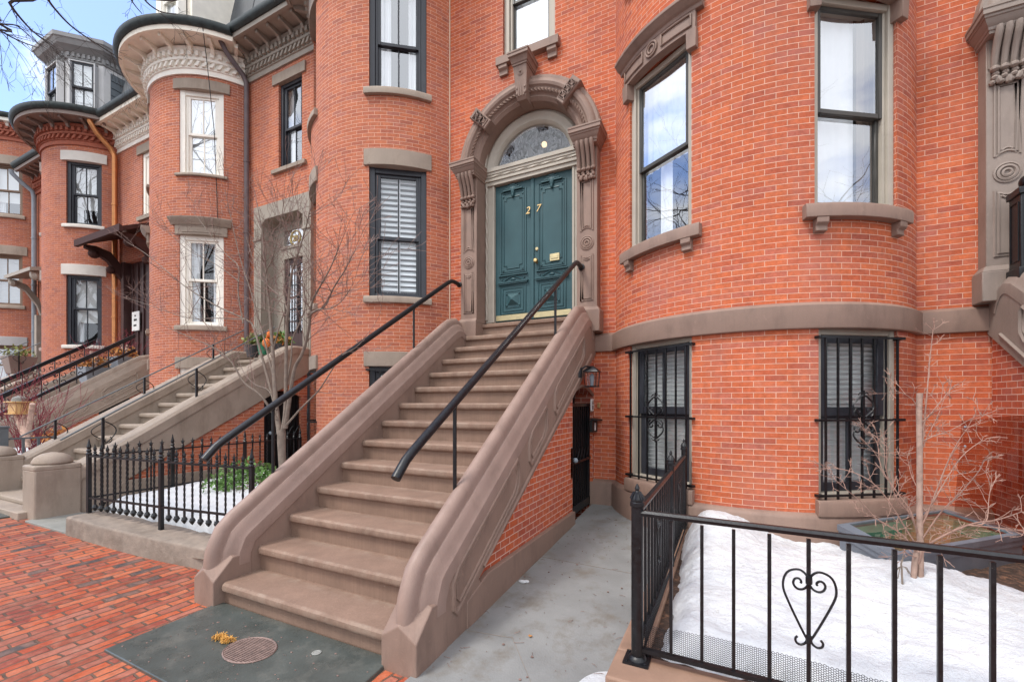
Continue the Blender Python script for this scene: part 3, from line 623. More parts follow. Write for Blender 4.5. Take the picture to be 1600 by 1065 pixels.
# ------------------------------------------------------------------ stoops
def stoop(name,label,xi0,xi1,xo0,xo1,y0,z0,tr,ri,n,g,fancy,stone,step,bm,ytop=5.72,door=None,baseh=.33):
    """high stone entry stair: steps, side walls with coping, brick below, basement doorway"""
    t=thing(name,label,'stoop',((xo0+xo1)/2,y0,g))
    sl=ri/tr
    for i in range(n):
        y=y0+tr*i; z=z0+ri*i; zb=(z-ri) if i else g-.1; b=(y+tr+.05) if i<n-1 else ytop+.25
        m=MB(); pr=[(y+.042,zb),(y+.042,z-.080),(y+.034,z-.072),(y+.016,z-.070),(y+.004,z-.058),(y,z-.038),(y+.004,z-.016),(y+.018,z-.003),(y+.036,z),(b,z),(b,zb)]
        e=.028
        m.loft([[(x,yy+(.02 if (dx and k in (3,4,5,6,7,8)) else 0),zz) for k,(yy,zz) in enumerate(pr)] for x,dx in ((xi0-.01,1),(xi0+e*.3,1),(xi0+e,0),(xi1-e,0),(xi1+.01,1))])
        part(m,'step',step,t,bevel=0,ang=32)
    nz=lambda y: z0+sl*(y-y0)
    cheeks=[]
    for (xa,xb,outer) in ((xo0,xi0,-1),(xi1,xo1,1)):
        ytp=ytop-.27; out=xa if outer<0 else xb
        ylow=y0+(g+baseh+.315-z0)/sl; bot=lambda y: -.305-.036*(y-y0-.75)
        up=.13
        poly=[(y0+.10,g-.15),(y0+.10,z0+.12),(y0+.21,z0+.255),(ytp,nz(ytp)+up),(ytp+.2,nz(ytp)+up+.06),(ytop+.1,nz(ytp)+up-.02),(ytop+.14,nz(ytop)+bot(ytop)),(ylow,g+baseh),(y0+.75,g+baseh-.13),(y0+.55,g-.15)]
        m=MB(); m.prism([(xa,y,z) for y,z in poly],[(xb,y,z) for y,z in poly]); c=part(m,'side_wall',stone,t,bevel=.008); cheeks.append(c)
        # brick below the raking wall and its stone base
        bx=(xa+.035,xb-.01) if outer<0 else (xa+.01,xb-.035)
        m=MB(); d0,d1,dz=(door if door else (99,99,0))
        ye=5.86 if outer>0 else 5.86
        def brickface(x):
            ys=[ylow-.35+k*(ye-ylow+.35)/40 for k in range(41)]
            if door: ys=sorted(ys+[d0,d1])
            for a,b in zip(ys,ys[1:]):
                ta,tb=nz(a)-.18,nz(b)-.18; lo=g+baseh-.03
                if door and d0-1e-6<=(a+b)/2<=d1+1e-6 and outer>0:
                    q=lambda y: dz+.11*(1-((y-(d0+d1)/2)/((d1-d0)/2))**2)
                    la,lb=q(a),q(b)
                else: la=lb=lo
                if ta<=la and tb<=lb: continue
                ta=max(ta,la); tb=max(tb,lb)
                m.quad((x,a,la),(x,b,lb),(x,b,tb),(x,a,ta),[(a,la),(b,lb),(b,tb),(a,ta)])
                if door and la!=lo and outer>0: m.quad((x,a,la),(x,b,lb),(x-.26,b,lb),(x-.26,a,la),[(a,la),(b,lb),(b,lb+.26),(a,la+.26)])
        brickface(bx[1] if outer>0 else bx[0])
        if door and outer>0:
            x=bx[1]
            for y in (d0,d1): m.quad((x,y,g-.1),(x-.26,y,g-.1),(x-.26,y,dz),(x,y,dz),[(0,g),(.26,g),(.26,dz),(0,dz)])
            # brick arch ring
        part(m,'brick_side',bm,t,smooth=False,merge=True)
        m=MB(); segs=[(y0+.5,d0-.01 if (door and outer>0) else 5.86)]
        x0b,x1b=(xo0-.006,xi0-.05) if outer<0 else (xi1+.05,xo1+.006)
        for a,b in segs: m.loft([[(x0b,y,z) for y,z in ((a,g-.15),(a,g+baseh-.1),(a+.3,g+baseh),(b,g+baseh),(b,g-.15))],[(x1b,y,z) for y,z in ((a,g-.15),(a,g+baseh-.1),(a+.3,g+baseh),(b,g+baseh),(b,g-.15))]])
        part(m,'base_course',stone,t,bevel=.008)
        xm=(xa+xb)/2; w=abs(xb-xa)/2+.007
        # coping
        if fancy:
            path=[(y0+.185,z0+.09),(y0+.185,z0+.14),(y0+.19,z0+.18),(y0+.205,z0+.215),(y0+.235,nz(y0+.235)+up-.005)]
            path+=[(y,nz(y)+up) for y in [y0+.27+(ytp-.1-y0-.27)*q/8 for q in range(9)]]
            e=nz(ytp)+up; path+=[(ytp+.03,e+.012),(ytp+.12,e+.035),(ytp+.20,e+.01),(ytp+.27,e-.07),(ytp+.31,e-.16)]
            hp=[(1,-.06),(1,.018),(.975,.034),(.93,.042),(.84,.062),(.74,.092),(.64,.118),(.55,.132),(.47,.134),(.455,.140),(.45,.158)]
            prof=[(-w*a,b) for a,b in hp]+[(-w*.44*cos(pi*i/10),.160+.070*sin(pi*i/10)) for i in range(1,10)]+[(w*a,b) for a,b in hp[::-1]]
        else:
            path=[(y0+.1,nz(y0+.1)+up)]+[(y,nz(y)+up) for y in (y0+.8,ytp-.1)]+[(ytp+.03,nz(ytp)+up+.01),(ytp+.1,nz(ytp)+up+.012),(ytop+.1,nz(ytp)+up+.012)]
            prof=[(-w-.012,-.06),(-w-.012,.05),(-w+.02,.085),(w-.02,.085),(w+.012,.05),(w+.012,-.06)]
        rings=[]
        for i,(y,z) in enumerate(path):
            p0=path[max(i-1,0)];p1=path[min(i+1,len(path)-1)]; ty,tz=p1[0]-p0[0],p1[1]-p0[1]; l=math.hypot(ty,tz); ny,nzz=-tz/l,ty/l
            rings.append([(xm+a,y+ny*b,z+nzz*b) for a,b in prof])
        m=MB(); m.loft(rings); part(m,'coping',M['copingC'] if fancy and stone is M['stoneC'] else stone,c,ang=22)
        # foot of the side wall
        m=MB(); z1=nz(y0)
        if fancy:
            ya,yb=y0-.05,y0+.10; sh=z0+.015; ap=z0+.10
            F=[(xa-.004,ya,g-.15),(xb+.004,ya,g-.15),(xb+.004,ya,sh),(xm,ya-.005,ap),(xa-.004,ya,sh)]
            B=[(xa-.004,yb,g-.15),(xb+.004,yb,g-.15),(xb+.004,yb,ap+.07),(xm,yb,ap+.13),(xa-.004,yb,ap+.07)]
            m.loft([F,B]); m.loft([B,[(x,y0+.262,z) for x,_,z in B]]); part(m,'pier',stone,c,smooth=False,bevel=.008,merge=True)
        else:
            ya,yb=y0-.10,y0+.32; zt=g+.58
            m.box(xa-.03,xb+.03,ya,yb,g-.15,zt); m.box(xa-.032,xb+.032,ya-.002,yb+.002,zt-.02,zt+.05)
            m.lathe([(.185,0),(.18,.04),(.155,.085),(.10,.122),(.02,.138)],(xm,(ya+yb)/2,zt+.05),14); part(m,'pier',stone,c,bevel=.02,ang=30)
        if fancy:   # sunk panels bordered by mouldings on the outer face
            m=MB(); xo=out+(.003 if outer>0 else -.003)
            for (ya,yb) in ((y0+.33,y0+1.33),(y0+1.55,y0+1.98),(y0+2.2,ytop-.42)):
                for gq,r in ((0,.019),(.04,.012)):
                    lo,hi=-.225+gq,.05-gq; a,b=ya+gq,yb-gq; ch=.06
                    pts=[(a,nz(a)+lo+ch),(a+ch*.5,nz(a+ch*.5)+lo),(b-ch,nz(b-ch)+lo),(b,nz(b)+lo+ch*.7),(b,nz(b)+hi-ch),(b-ch*.5,nz(b-ch*.5)+hi),(a+ch,nz(a+ch)+hi),(a,nz(a)+hi-ch*.7)]
                    bead(m,[(xo,y,z) for y,z in pts],r,5)
            part(m,'panel_moulding',stone,c)
            m=MB(); m.tube([(xo,y,nz(y)+bot(y)+.03) for y in (y0+.72,ytop-.1)],.018,5); part(m,'lower_moulding',stone,c)
    return t
M['copingC']=plain('pink_brownstone_coping',(.275,.188,.155),.5,.09,5,.18,80,streak=.02,dark=(.17,.115,.09),dscale=2.2,damt=.4)
def basement_gate(parent,x,y0,y1,z0,z1,arch=True,mirror=False):
    """black iron gate of close bars in the arched doorway under a stoop"""
    m=MB(); 
    m.box(x-.03,x,y0,y0+.04,z0,z1); m.box(x-.03,x,y1-.04,y1,z0,z1); m.box(x-.03,x,y0,y1,z1-.04,z1); m.box(x-.03,x,y0,y1,z0+.02,z0+.12); m.box(x-.03,x+.01,y0,y1,z0+(z1-z0)*.46,z0+(z1-z0)*.46+.03)
    n=9
    for k in range(1,n): 
        y=y0+(y1-y0)*k/n; m.tube([(x-.015,y,z0+.1),(x-.015,y,z1-.02)],.011,4,twist=6)
    g=part(m,'basement_gate',M['iron'],parent,smooth=False)
    m=MB(); m.box(x-.06,x-.045,y0+.01,y1-.01,z0,z1-.03); part(m,'mesh_screen',M['black'],g,smooth=False)
    m=MB(); m.ball((x+.03,y0+.10,z0+(z1-z0)*.5),.032,n=10,m=6); part(m,'lock_knob',M['zinc'],g)
    m=MB(); m.box(x+.0,x+.035,y0-.09,y0+.0,z0+(z1-z0)*.36,z0+(z1-z0)*.62); part(m,'lock_guard',M['iron'],g,smooth=False)
    m=MB(); zq=z0+(z1-z0)*.46
    for k in range(4): m.tube([(x+.01,y0+.2+.13*k,zq+.02),(x+.015,y0+.27+.13*k,zq+.14),(x+.012,y0+.31+.13*k,zq+.17),(x+.012,y0+.30+.13*k,zq+.13)],.008,4)
    part(m,'gate_scroll',M['iron'],g)
    m=MB(); m.box(x-.25,x-.22,y0-.1,y1+.1,z0-.05,z1+.3); part(m,'inner_door',M['black'],parent,smooth=False)
    return g
# ------------------------------------------------------------------ camera geometry helper (a photo point at a chosen distance)
TH=math.atan2(338,683.)
def at(u,v,y):
    a=(u-800)/683.; dx,dy,dz=cos(TH)*a-sin(TH),sin(TH)*a+cos(TH),(630-v)/683.; t=y/dy
    return V((t*dx,t*dy,1.6+t*dz))
def gz(x): 
    if x>-3.7: return 0.
    if x>-7.4: return (-3.7-x)*.066
    return .244+(-7.4-x)*.02
# ================================================================== the five houses of the row and the next one
SL='stone_stoop'
# ---- house with the blue-green door
C=Bow(.19,6.53,1.68); cx=-2.64
hC=thing('row_house','orange brick house with double teal door under a carved arch, beige window frames','row house',(-1.2,5.87,0))
arch=[(cx-.95,cx+.95,2.45,5.47,0)]+[(cx-w,cx+w,5.17+a,5.17+b,0) for a,b,w in ((.3,.55,.88),(.55,.75,.76),(.75,.9,.58))]
wp=(33.8,15.2)
wall(hC,M['brickC'],C,-4.02,2.32,-.3,9.0,arch+[(-3.06,-2.22,6.79,8.55,.28)],[(-wp[0],wp[1],3.43,5.50,.30),(wp[0],wp[1],3.43,5.50,.30),(-33.7,15.2,.69,2.31,.30),(34.6,14.8,.69,2.31,.30),(-wp[0],wp[1],6.79,8.6,.30),(wp[0],wp[1],6.79,8.6,.30)])
w=C.width(wp[1])
window(hC,C.frame(-wp[0],wp[1]),w,3.45,5.47,M['frameC'],M['bronze'],.062,4.40,0,'upper',M['mirrorglass'],M['glass'],.04,.03)
window(hC,C.frame(wp[0],wp[1]),w,3.45,5.47,M['frameC'],M['bronze'],.062,4.40,0,'painted_reflection',M['glass'],M['glass'],.04,.03)
for s in (-1,1):
    hood(hC,C,s*wp[0],wp[1],5.46,M['stoneC']); arcsill(hC,C,s*wp[0],wp[1],3.32,3.45,M['stoneC'],.085,3.6,True)
    window(hC,C.frame(s*wp[0],wp[1]),w,6.8,8.6,M['frameC'],M['bronze'],.085,None,0,'sheer'); hood(hC,C,s*wp[0],wp[1],8.55,M['stoneC'],False); arcsill(hC,C,s*wp[0],wp[1],6.68,6.8,M['stoneC'],.085,3.6,True)
for ph,dp in ((-33.7,15.2),(34.6,14.8)):
    fr=C.frame(ph,dp); window(hC,fr,C.width(dp),.70,2.31,M['frameC'],M['blackframe'],.055,1.50,1,'blind',M['glass2'],M['glass2'],.075,.03)
    guard(hC,fr,C.width(dp)-.02,.68,2.27,6,.035); arcsill(hC,C,ph,dp,.55,.70,M['stoneC'],.065,1.0)
m=MB(); sweep(m,C,-1.70,2.30,[(-.05,2.30),(.045,2.30),(.05,2.315),(.05,2.52),(.03,2.535),(-.02,2.565),(-.05,2.565)],30); part(m,'stone_band',M['stoneC'],hC,bevel=.004,seg=1)
m=MB(); sweep(m,C,-1.70,2.32,[(-.05,-.3),(.06,-.3),(.06,.52),(.045,.55),(.0,.575),(-.05,.575)],30); part(m,'foundation',M['stoneC'],hC,bevel=.004,seg=1)
fr=frame_at(-2.64,D,1,0); window(hC,fr,.84,6.79,8.55,M['frameC'],M['bronze'],.085,None,0,'full',M['mirrorglass'],None,.035,.05)
m=MB(); m.box(-3.14,-2.14,D-.09,D+.2,6.67,6.79)
for x in (-3.03,-2.25): m.loft([[(x-.07,D,z),(x-.07,D-.075,z),(x+.07,D-.075,z),(x+.07,D,z)] for z in (6.67,6.62)]+[[(x-.07,D,z),(x-.07,D-.04,z),(x+.07,D-.04,z),(x+.07,D,z)] for z in (6.59,6.53)])
part(m,'sill',M['stoneC'],hC,bevel=.006)
m=MB(); flatblock(m,-3.12,-2.16,[(0,8.55),(.06,8.55),(.06,8.8),(.12,8.86),(0,8.9)]); part(m,'lintel',M['stoneC'],hC)
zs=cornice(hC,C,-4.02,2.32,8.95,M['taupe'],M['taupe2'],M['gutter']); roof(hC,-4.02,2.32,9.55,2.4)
lv=portal(hC,cx,M['stoneC'],M['frameC'],M['door'])
text_part('2','house_number',M['brass'],lv[0],V((cx-.07,6.012,4.455)),.15,.006,.0,.22); text_part('7','house_number',M['brass'],lv[1],V((cx+.09,6.03,4.465)),.15,.006,.0,.22)
m=MB(); m.lathe([(.012,-.02),(.012,.03),(.034,.035),(.036,.06),(.025,.078),(.004,.082)],(cx+.07,6.04,3.725),14,'y'); m.lathe([(.03,-.01),(.03,.008),(.02,.012)],(cx+.07,6.04,3.725),14,'y'); part(m,'door_knob',M['brass'],lv[1])
m=MB(); m.lathe([(.028,-.01),(.028,.012),(.02,.02),(.004,.021)],(cx+.07,6.04,3.91),14,'y'); part(m,'door_lock',M['palebrass'],lv[1])
m=MB(); m.box(cx+.28,cx+.43,6.022,6.042,3.695,3.80); m.box(cx+.30,cx+.41,6.016,6.024,3.725,3.775); part(m,'mail_slot',M['palebrass'],lv[1],bevel=.003)
m=MB(); m.box(cx+.74,cx+.80,5.86,5.99,3.78,3.94); m.box(cx+.75,cx+.79,5.85,5.87,3.83,3.87); part(m,'intercom',M['stoneD'],hC,bevel=.006)
m=MB(); m.box(-4.035,-4.01,D-.016,D+.01,0,8.9); part(m,'joint_seam',plain('pale_caulk',(.60,.45,.33),.8,.08),hC,smooth=False)
# ---- house with the black windows
B=Bow(-5.49,6.5,1.6)
hB=thing('row_house','orange brick house with black window frames and a flat grey stone doorway','row house',(-6.6,5.87,.1))
wp=(36.8,15.6); w=B.width(wp[1])
wall(hB,M['brickB'],B,-9.17,None,-.3,9.0,[(-8.21,-7.51,6.37,8.09,.28),(-8.68,-7.40,2.3,5.39,.62)],[(s*wp[0],wp[1],a,b,.3) for s in (-1,1) for a,b in ((3.23,5.23),(6.40,8.2),(.5,2.17))])
for s in (-1,1):
    ph=s*wp[0]
    window(hB,B.frame(ph,wp[1]),w,3.23,5.23,M['blackframe'],M['blackframe'],.085,4.16,1,'shutter',M['glass2'],M['glass2'],rec=.04); arclintel(hB,B,ph,wp[1],5.225,5.47,M['stoneB'],.035); arcsill(hB,B,ph,wp[1],3.13,3.23,M['stoneB'],.06)
    window(hB,B.frame(ph,wp[1]),w,6.40,8.2,M['blackframe'],M['blackframe'],.085,7.17,1,'sheer',rec=.04); arclintel(hB,B,ph,wp[1],8.19,8.42,M['stoneB'],.035); arcsill(hB,B,ph,wp[1],6.295,6.40,M['stoneB'],.06)
    window(hB,B.frame(ph,wp[1]),w,.5,2.17,M['blackframe'],M['blackframe'],.085,1.4,1,'shade',rec=.04); arclintel(hB,B,ph,wp[1],2.165,2.39,M['stoneB'],.035)
    guard(hB,B.frame(ph,wp[1]),w-.02,.5,2.16,6,.10)
window(hB,frame_at(-7.86,D,1,0),.70,6.37,8.09,M['blackframe'],M['blackframe'],.07,7.17,1,'sheer',rec=.05)
m=MB(); flatblock(m,-8.37,-7.39,[(-.1,8.085),(.035,8.085),(.035,8.29),(-.1,8.30)]); part(m,'lintel',M['stoneB'],hB,bevel=.006)
m=MB(); flatblock(m,-8.37,-7.37,[(-.2,6.27),(.06,6.27),(.06,6.35),(-.2,6.38)]); part(m,'sill',M['stoneB'],hB,bevel=.006)
m=MB()   # flat incised doorway
for x0,x1 in ((-8.90,-8.67),(-7.41,-7.18)):
    m.box(x0,x1,5.80,6.3,2.3,5.38); m.box(x0-.0,x1+.0,5.785,5.81,5.0,5.03); m.box(x0-.01,x1+.01,5.775,5.81,4.97,5.0)
    for k in range(3): m.box(x0+.05+.05*k,x0+.075+.05*k,5.79,5.805,2.6,4.9); m.box(x0+.05+.05*k,x0+.075+.05*k,5.79,5.805,5.06,5.30)
m.loft([[(-8.90,y,5.38),(-7.18,y,5.38),(-7.18,y,5.68),(-8.90,y,5.68)] for y in (5.80,6.3)])
for sx,x in ((1,-8.67),(-1,-7.41)): m.prism([(x,5.80,5.38),(x+sx*.14,5.80,5.38),(x,5.80,5.27)],[(x,6.2,5.38),(x+sx*.14,6.2,5.38),(x,6.2,5.27)])
df=part(m,'door_surround',M['trimB'],hB,bevel=.005,seg=1)
m=MB(); m.box(-8.67,-7.41,6.10,6.17,5.20,5.39); m.box(-8.67,-8.34,6.09,6.17,2.4,5.2); m.box(-7.60,-7.41,6.09,6.17,2.4,5.2); m.box(-8.34,-7.60,6.07,6.17,4.60,4.84); m.box(-8.36,-7.58,6.05,6.10,4.80,4.86); part(m,'door_frame',M['trimB'],hB,bevel=.004,seg=1)
m=MB(); m.box(-8.34,-7.60,6.12,6.125,4.84,5.2); tr=part(m,'transom',M['mirrorglass'],hB,smooth=False)
m=MB(); m.box(-8.34,-7.60,6.145,6.15,4.84,5.2); part(m,'shade',M['white'],tr,smooth=False)
m=MB(); bead(m,[(-8.02+.145*cos(2*pi*k/20),6.112,5.02+.145*sin(2*pi*k/20)) for k in range(20)],.016,5); part(m,'gilt_ring',M['gilt'],tr)
text_part('29','house_number',M['gilt'],tr,V((-8.02,6.108,4.96)),.16,.006,.004)
m=MB(); m.box(-8.34,-8.24,6.12,6.16,2.4,4.6); m.box(-7.70,-7.60,6.12,6.16,2.4,4.6); m.box(-8.01,-7.93,6.12,6.16,2.4,4.6); m.box(-8.34,-7.60,6.121,6.161,4.48,4.6); m.box(-8.34,-7.60,6.121,6.161,2.4,3.1); dl=part(m,'front_door',M['browndoor'],hB,bevel=.005,seg=1)
m=MB(); m.quad((-8.28,6.14,3.0),(-7.65,6.14,3.0),(-7.65,6.14,4.5),(-8.28,6.14,4.5)); part(m,'pane',M['mirrorglass'],dl,smooth=False)
m=MB(); m.box(-8.3,-7.62,6.19,6.195,3.6,4.55); part(m,'shade',M['shade'],dl,smooth=False)
m=MB()
for k in range(7): m.box(-8.21+.085*k,-8.195+.085*k,6.105,6.12,3.05,4.48)
for z in (3.3,3.55,3.8,4.05,4.3): m.box(-8.24,-7.70,6.106,6.119,z,z+.012)
part(m,'door_grille',M['iron'],dl,smooth=False)
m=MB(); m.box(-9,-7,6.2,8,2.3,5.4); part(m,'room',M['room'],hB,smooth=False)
cornice(hB,B,-9.17,None,8.40,M['taupe'],M['taupe'],M['gutter']); roof(hB,-9.17,-4.02,9.0,2.6,5.75)
downspout(hB,[(-9.17,5.27,9.0),(-9.17,5.28,8.92),(-9.16,5.42,8.72),(-9.14,5.72,8.5),(-9.12,5.79,8.35),(-9.12,5.79,.3)],.05,M['agedcopper'])
m=MB(); sweep(m,B,-7.0,None,[(-.05,-.3),(.05,-.3),(.05,.40),(0,.43),(-.05,.43)],24); part(m,'foundation',M['stoneB'],hB)
# ---- house with the cream windows
F=Bow(-10.68,6.5,1.6)
hF=thing('row_house','red brick row house with cream window frames, cream dentil cornice and a brown hooded doorway','row house',(-12,5.87,.2))
wp=(36.4,15); w=F.width(wp[1])
wall(hF,M['brickF'],F,-14.78,None,-.3,9.0,[(-13.55,-12.75,6.42,8.03,.28),(-14.4,-12.9,2.3,5.35,.5)],[(s*wp[0],wp[1],a,b,.3) for s in (-1,1) for a,b in ((3.2,5.07),(6.31,8.05),(.55,2.33))])
for s in (-1,1):
    ph=s*wp[0]
    window(hF,F.frame(ph,wp[1]),w,3.2,5.07,M['cream'],M['cream'],.10,4.15,1,'sheer',M['glass2'],M['glass2'],rec=.02)
    m=MB(); arcblock(m,F,ph-wp[1]-2.5,ph+wp[1]+2.5,[(-.1,5.06),(.04,5.06),(.04,5.26),(-.1,5.26)]); arcblock(m,F,ph-wp[1]-5,ph+wp[1]+5,[(-.05,5.25),(.06,5.25),(.09,5.30),(.14,5.35),(.15,5.39),(-.05,5.41)]); arcblock(m,F,ph-12,ph+14,[(.03,5.10),(.052,5.10),(.052,5.115),(.03,5.12)]); arcblock(m,F,ph-12,ph+14,[(.03,5.215),(.052,5.22),(.052,5.23),(.03,5.235)]); part(m,'lintel',M['stoneB'],hF,bevel=.004,seg=1)
    arcsill(hF,F,ph,wp[1],3.10,3.2,M['stoneB'],.06)
    window(hF,F.frame(ph,wp[1]),w,6.31,8.05,M['cream'],M['cream'],.10,7.17,1,'full',M['mirrorglass'],None,rec=.02); arclintel(hF,F,ph,wp[1],8.04,8.25,M['stoneB'],.035,4.0); arcsill(hF,F,ph,wp[1],6.26,6.32,M['stoneB'],.05)
    window(hF,F.frame(ph,wp[1]),w,.55,2.33,M['cream'],M['cream'],.09,1.4,1,'halfshade',rec=.03); arclintel(hF,F,ph,wp[1],2.32,2.55,M['stoneB'],.035)
window(hF,frame_at(-13.15,D,1,0),.80,6.42,8.03,M['cream'],M['cream'],.10,7.2,1,'halfshade',M['glass2'],rec=.03)
m=MB(); flatblock(m,-13.75,-12.55,[(-.1,8.02),(.035,8.02),(.035,8.24),(-.1,8.25)]); part(m,'lintel',M['stoneB'],hF); m=MB(); flatblock(m,-13.7,-12.6,[(-.2,6.3),(.06,6.3),(.06,6.4),(-.2,6.43)]); part(m,'sill',M['stoneB'],hF)
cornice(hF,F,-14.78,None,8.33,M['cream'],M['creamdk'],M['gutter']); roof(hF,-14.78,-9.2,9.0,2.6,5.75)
m=MB()
for x0,x1 in ((-14.52,-14.38),(-12.92,-12.78)): m.box(x0,x1,5.82,6.3,2.3,5.35)
m.box(-14.4,-12.9,6.28,6.36,2.3,5.35); part(m,'door_surround',M['browndoor'],hF,bevel=.005,seg=1)
m=MB(); m.box(-14.38,-12.92,6.0,6.06,2.5,5.35)
for x in (-14.30,-14.02,-13.74,-13.46,-13.18): m.box(x,x+.05,5.96,6.01,2.55,5.3)
fd=part(m,'front_door',M['browndoor'],hF,bevel=.006,seg=1)
m=MB(); m.box(-14.20,-13.84,5.93,5.95,3.52,4.02); sg=part(m,'door_sign',M['plaster'],fd,smooth=False)
for (za,zb_,x0,x1) in ((3.90,3.93,-14.07,-13.99),(3.78,3.83,-14.10,-13.95),(3.64,3.68,-14.11,-13.97)):
    m=MB(); m.box(x0,x1,5.926,5.932,za,zb_); part(m,'lettering',M['black'],sg,smooth=False)
m=MB(); m.loft([[(-14.75,y,z),(-12.55,y,z),(-12.55,y,z2),(-14.75,y,z2)] for y,z,z2 in ((5.86,6.02,6.12),(5.05,5.60,5.70))]); m.loft([[(-14.8,y,z),(-12.5,y,z),(-12.5,y,z2),(-14.8,y,z2)] for y,z,z2 in ((5.06,5.56,5.68),(4.98,5.56,5.72))])
for x in (-14.55,-12.75):
    m.loft([[(x+a,y,z) for a in (-.07,.07)]+[(x+a,y2,z2) for a in (.07,-.07)] for y,z,y2,z2 in ((5.86,4.85,5.86,5.1),(5.72,5.05,5.8,5.3),(5.55,5.30,5.6,5.55),(5.25,5.48,5.3,5.62),(5.1,5.52,5.1,5.6))]); m.ball((x,5.28,5.42),.13,.12,.11,10,6); m.ball((x,5.62,5.1),.10,.1,.1,10,6)
part(m,'door_canopy',M['canopy'],hF,ang=35)
downspout(hF,[(-14.72,5.25,8.95),(-14.72,5.26,8.85),(-14.72,5.40,8.62),(-14.71,5.68,8.36),(-14.70,5.76,8.2),(-14.70,5.76,.5)],.06,M['copper'])
m=MB(); m.tube([F.p(44,.53,8.98),F.p(44.5,.3,8.3),F.p(46,.06,7.2),F.p(47,.03,6.2),F.p(48,.02,5.2)],.007,4); part(m,'cable',M['black'],hF)
# dormer of that house: white framed, only its foot shows over the gutter
m=MB(); m.box(-11.4,-10.0,5.2,7.2,9.0,11.4); dm=part(m,'dormer',M['creamdk'],hF,smooth=False)
window(hF,frame_at(-10.55,5.2,1,0),.75,9.35,10.9,M['cream'],M['cream'],.08,None,0,'sheer',rec=-.17,rm=0)
# ---- house with the white lintels and the grey dormer
G=Bow(-16.25,6.5,1.6)
hG=thing('row_house','rose brick row house with white stone lintels, brick dentils and a grey three-sided dormer','row house',(-17.4,5.87,.3))
wp=(41,14); w=G.width(wp[1])
wall(hG,M['brickG'],G,-20.1,None,-.3,9.0,[(-19.6,-18.3,2.5,5.3,.5)],[(s*wp[0],wp[1],a,b,.3) for s in (-1,1) for a,b in ((3.13,4.98),(6.29,7.96))])
for s in (-1,1):
    ph=s*wp[0]
    window(hG,G.frame(ph,wp[1]),w,3.13,4.98,M['blackframe'],M['blackframe'],.08,4.1,1,'halfshade',M['glass2'],M['glass2'],rec=.04); arclintel(hG,G,ph,wp[1],4.97,5.24,M['whitestone'],.045,3.4); arcsill(hG,G,ph,wp[1],3.04,3.13,M['whitestone'],.06)
    window(hG,G.frame(ph,wp[1]),w,6.29,7.96,M['blackframe'],M['blackframe'],.08,7.12,1,'halfshade',rec=.04); arclintel(hG,G,ph,wp[1],7.95,8.2,M['whitestone'],.045,4.0); arcsill(hG,G,ph,wp[1],6.2,6.29,M['whitestone'],.06)
cornice(hG,G,-20.1,None,8.36,M['brickplain'] if 'brickplain' in M else M['brickF'],M['taupe2'],M['gutter'],bmat=plain('moulded_brick',(.33,.10,.06),.85,.15,12,.3,80)); roof(hG,-20.1,-14.78,9.0,3.0,6.0)
downspout(hG,[(-20.1,5.3,8.9),(-20.1,5.32,8.8),(-20.06,5.5,8.6),(-20.0,5.74,8.4),(-20,5.78,8.2),(-20,5.78,.5)],.06,M['zinc'])
m=MB(); m.loft([[(-19.9,y,z),(-17.95,y,z),(-17.95,y,z2),(-19.9,y,z2)] for y,z,z2 in ((5.86,5.6,5.72),(5.1,5.42,5.52))])
for x in (-19.7,-18.1):
    m.loft([[(x-.06,y,z),(x+.06,y,z),(x+.06,y2,z2),(x-.06,y2,z2)] for y,z,y2,z2 in ((5.86,4.3,5.86,4.6),(5.75,4.7,5.8,4.9),(5.5,5.1,5.52,5.3),(5.15,5.3,5.15,5.42))]); m.ball((x,5.25,5.30),.12,n=8,m=5); m.box(x-.08,x+.08,5.72,5.86,2.6,4.4)
part(m,'door_canopy',M['taupe'],hG,ang=35)
m=MB(); m.box(-19.6,-18.3,6.2,6.3,2.4,5.3); part(m,'front_door',M['browndoor'],hG)
# dormer of three facets
DP=[(-17.25,5.75),(-16.83,5.2),(-15.84,5.2),(-15.29,5.75),(-15.29,6.9),(-17.25,6.9)]
def dpts(o):
    c=(-16.3,6.1); return [(c[0]+(x-c[0])*(1+o/1.0),c[1]+(y-c[1])*(1+o/.9)) for x,y in DP]
m=MB(); m.loft([[(x,y,z) for x,y in DP] for z in (9.05,10.98)]); dg=part(m,'dormer',plain('grey_dormer_paint',(.60,.59,.58),.6,.05),hG,smooth=False)
m=MB(); m.loft([[(x,y,z) for x,y in dpts(o)] for o,z in ((.01,10.80),(.04,10.82),(.05,10.95),(.16,11.02),(.24,11.06),(.30,11.16),(.33,11.18),(.34,11.28),(.05,11.36))])
for (x0,y0),(x1,y1) in zip(DP[1:4],DP[2:5]):
    l=math.hypot(x1-x0,y1-y0)
    for k in range(int(l/.10)): 
        q=(k+.5)/int(l/.10); m.fbox(frame_at(x0+(x1-x0)*q,y0+(y1-y0)*q,(x1-x0)/l,(y1-y0)/l),-.028,.028,.0,.09,10.86,10.96)
part(m,'dormer_cornice',plain('grey_dormer_cornice',(.30,.295,.29),.6,.06),dg,smooth=False)
m=MB()
for k in range(7): m.loft([[(-15.28+b,y,9.3+.2*k+z) for b,z in ((.0,.2),(.004,.2),(.022,.0),(.0,.0))] for y in (5.9,6.85)])
part(m,'siding',plain('blue_grey_siding',(.12,.14,.155),.6,.08),dg,smooth=False)
for (x0,y0),(x1,y1),ww in ((DP[1],DP[2],.74),(DP[2],DP[3],.56)):
    l=math.hypot(x1-x0,y1-y0); window(hG,frame_at((x0+x1)/2,(y0+y1)/2,(x1-x0)/l,(y1-y0)/l),ww,9.35,10.72,bpy.data.materials['grey_dormer_paint'],M['blackframe'],.03,None,1,'halfshade',rec=-.17,rm=-.01)
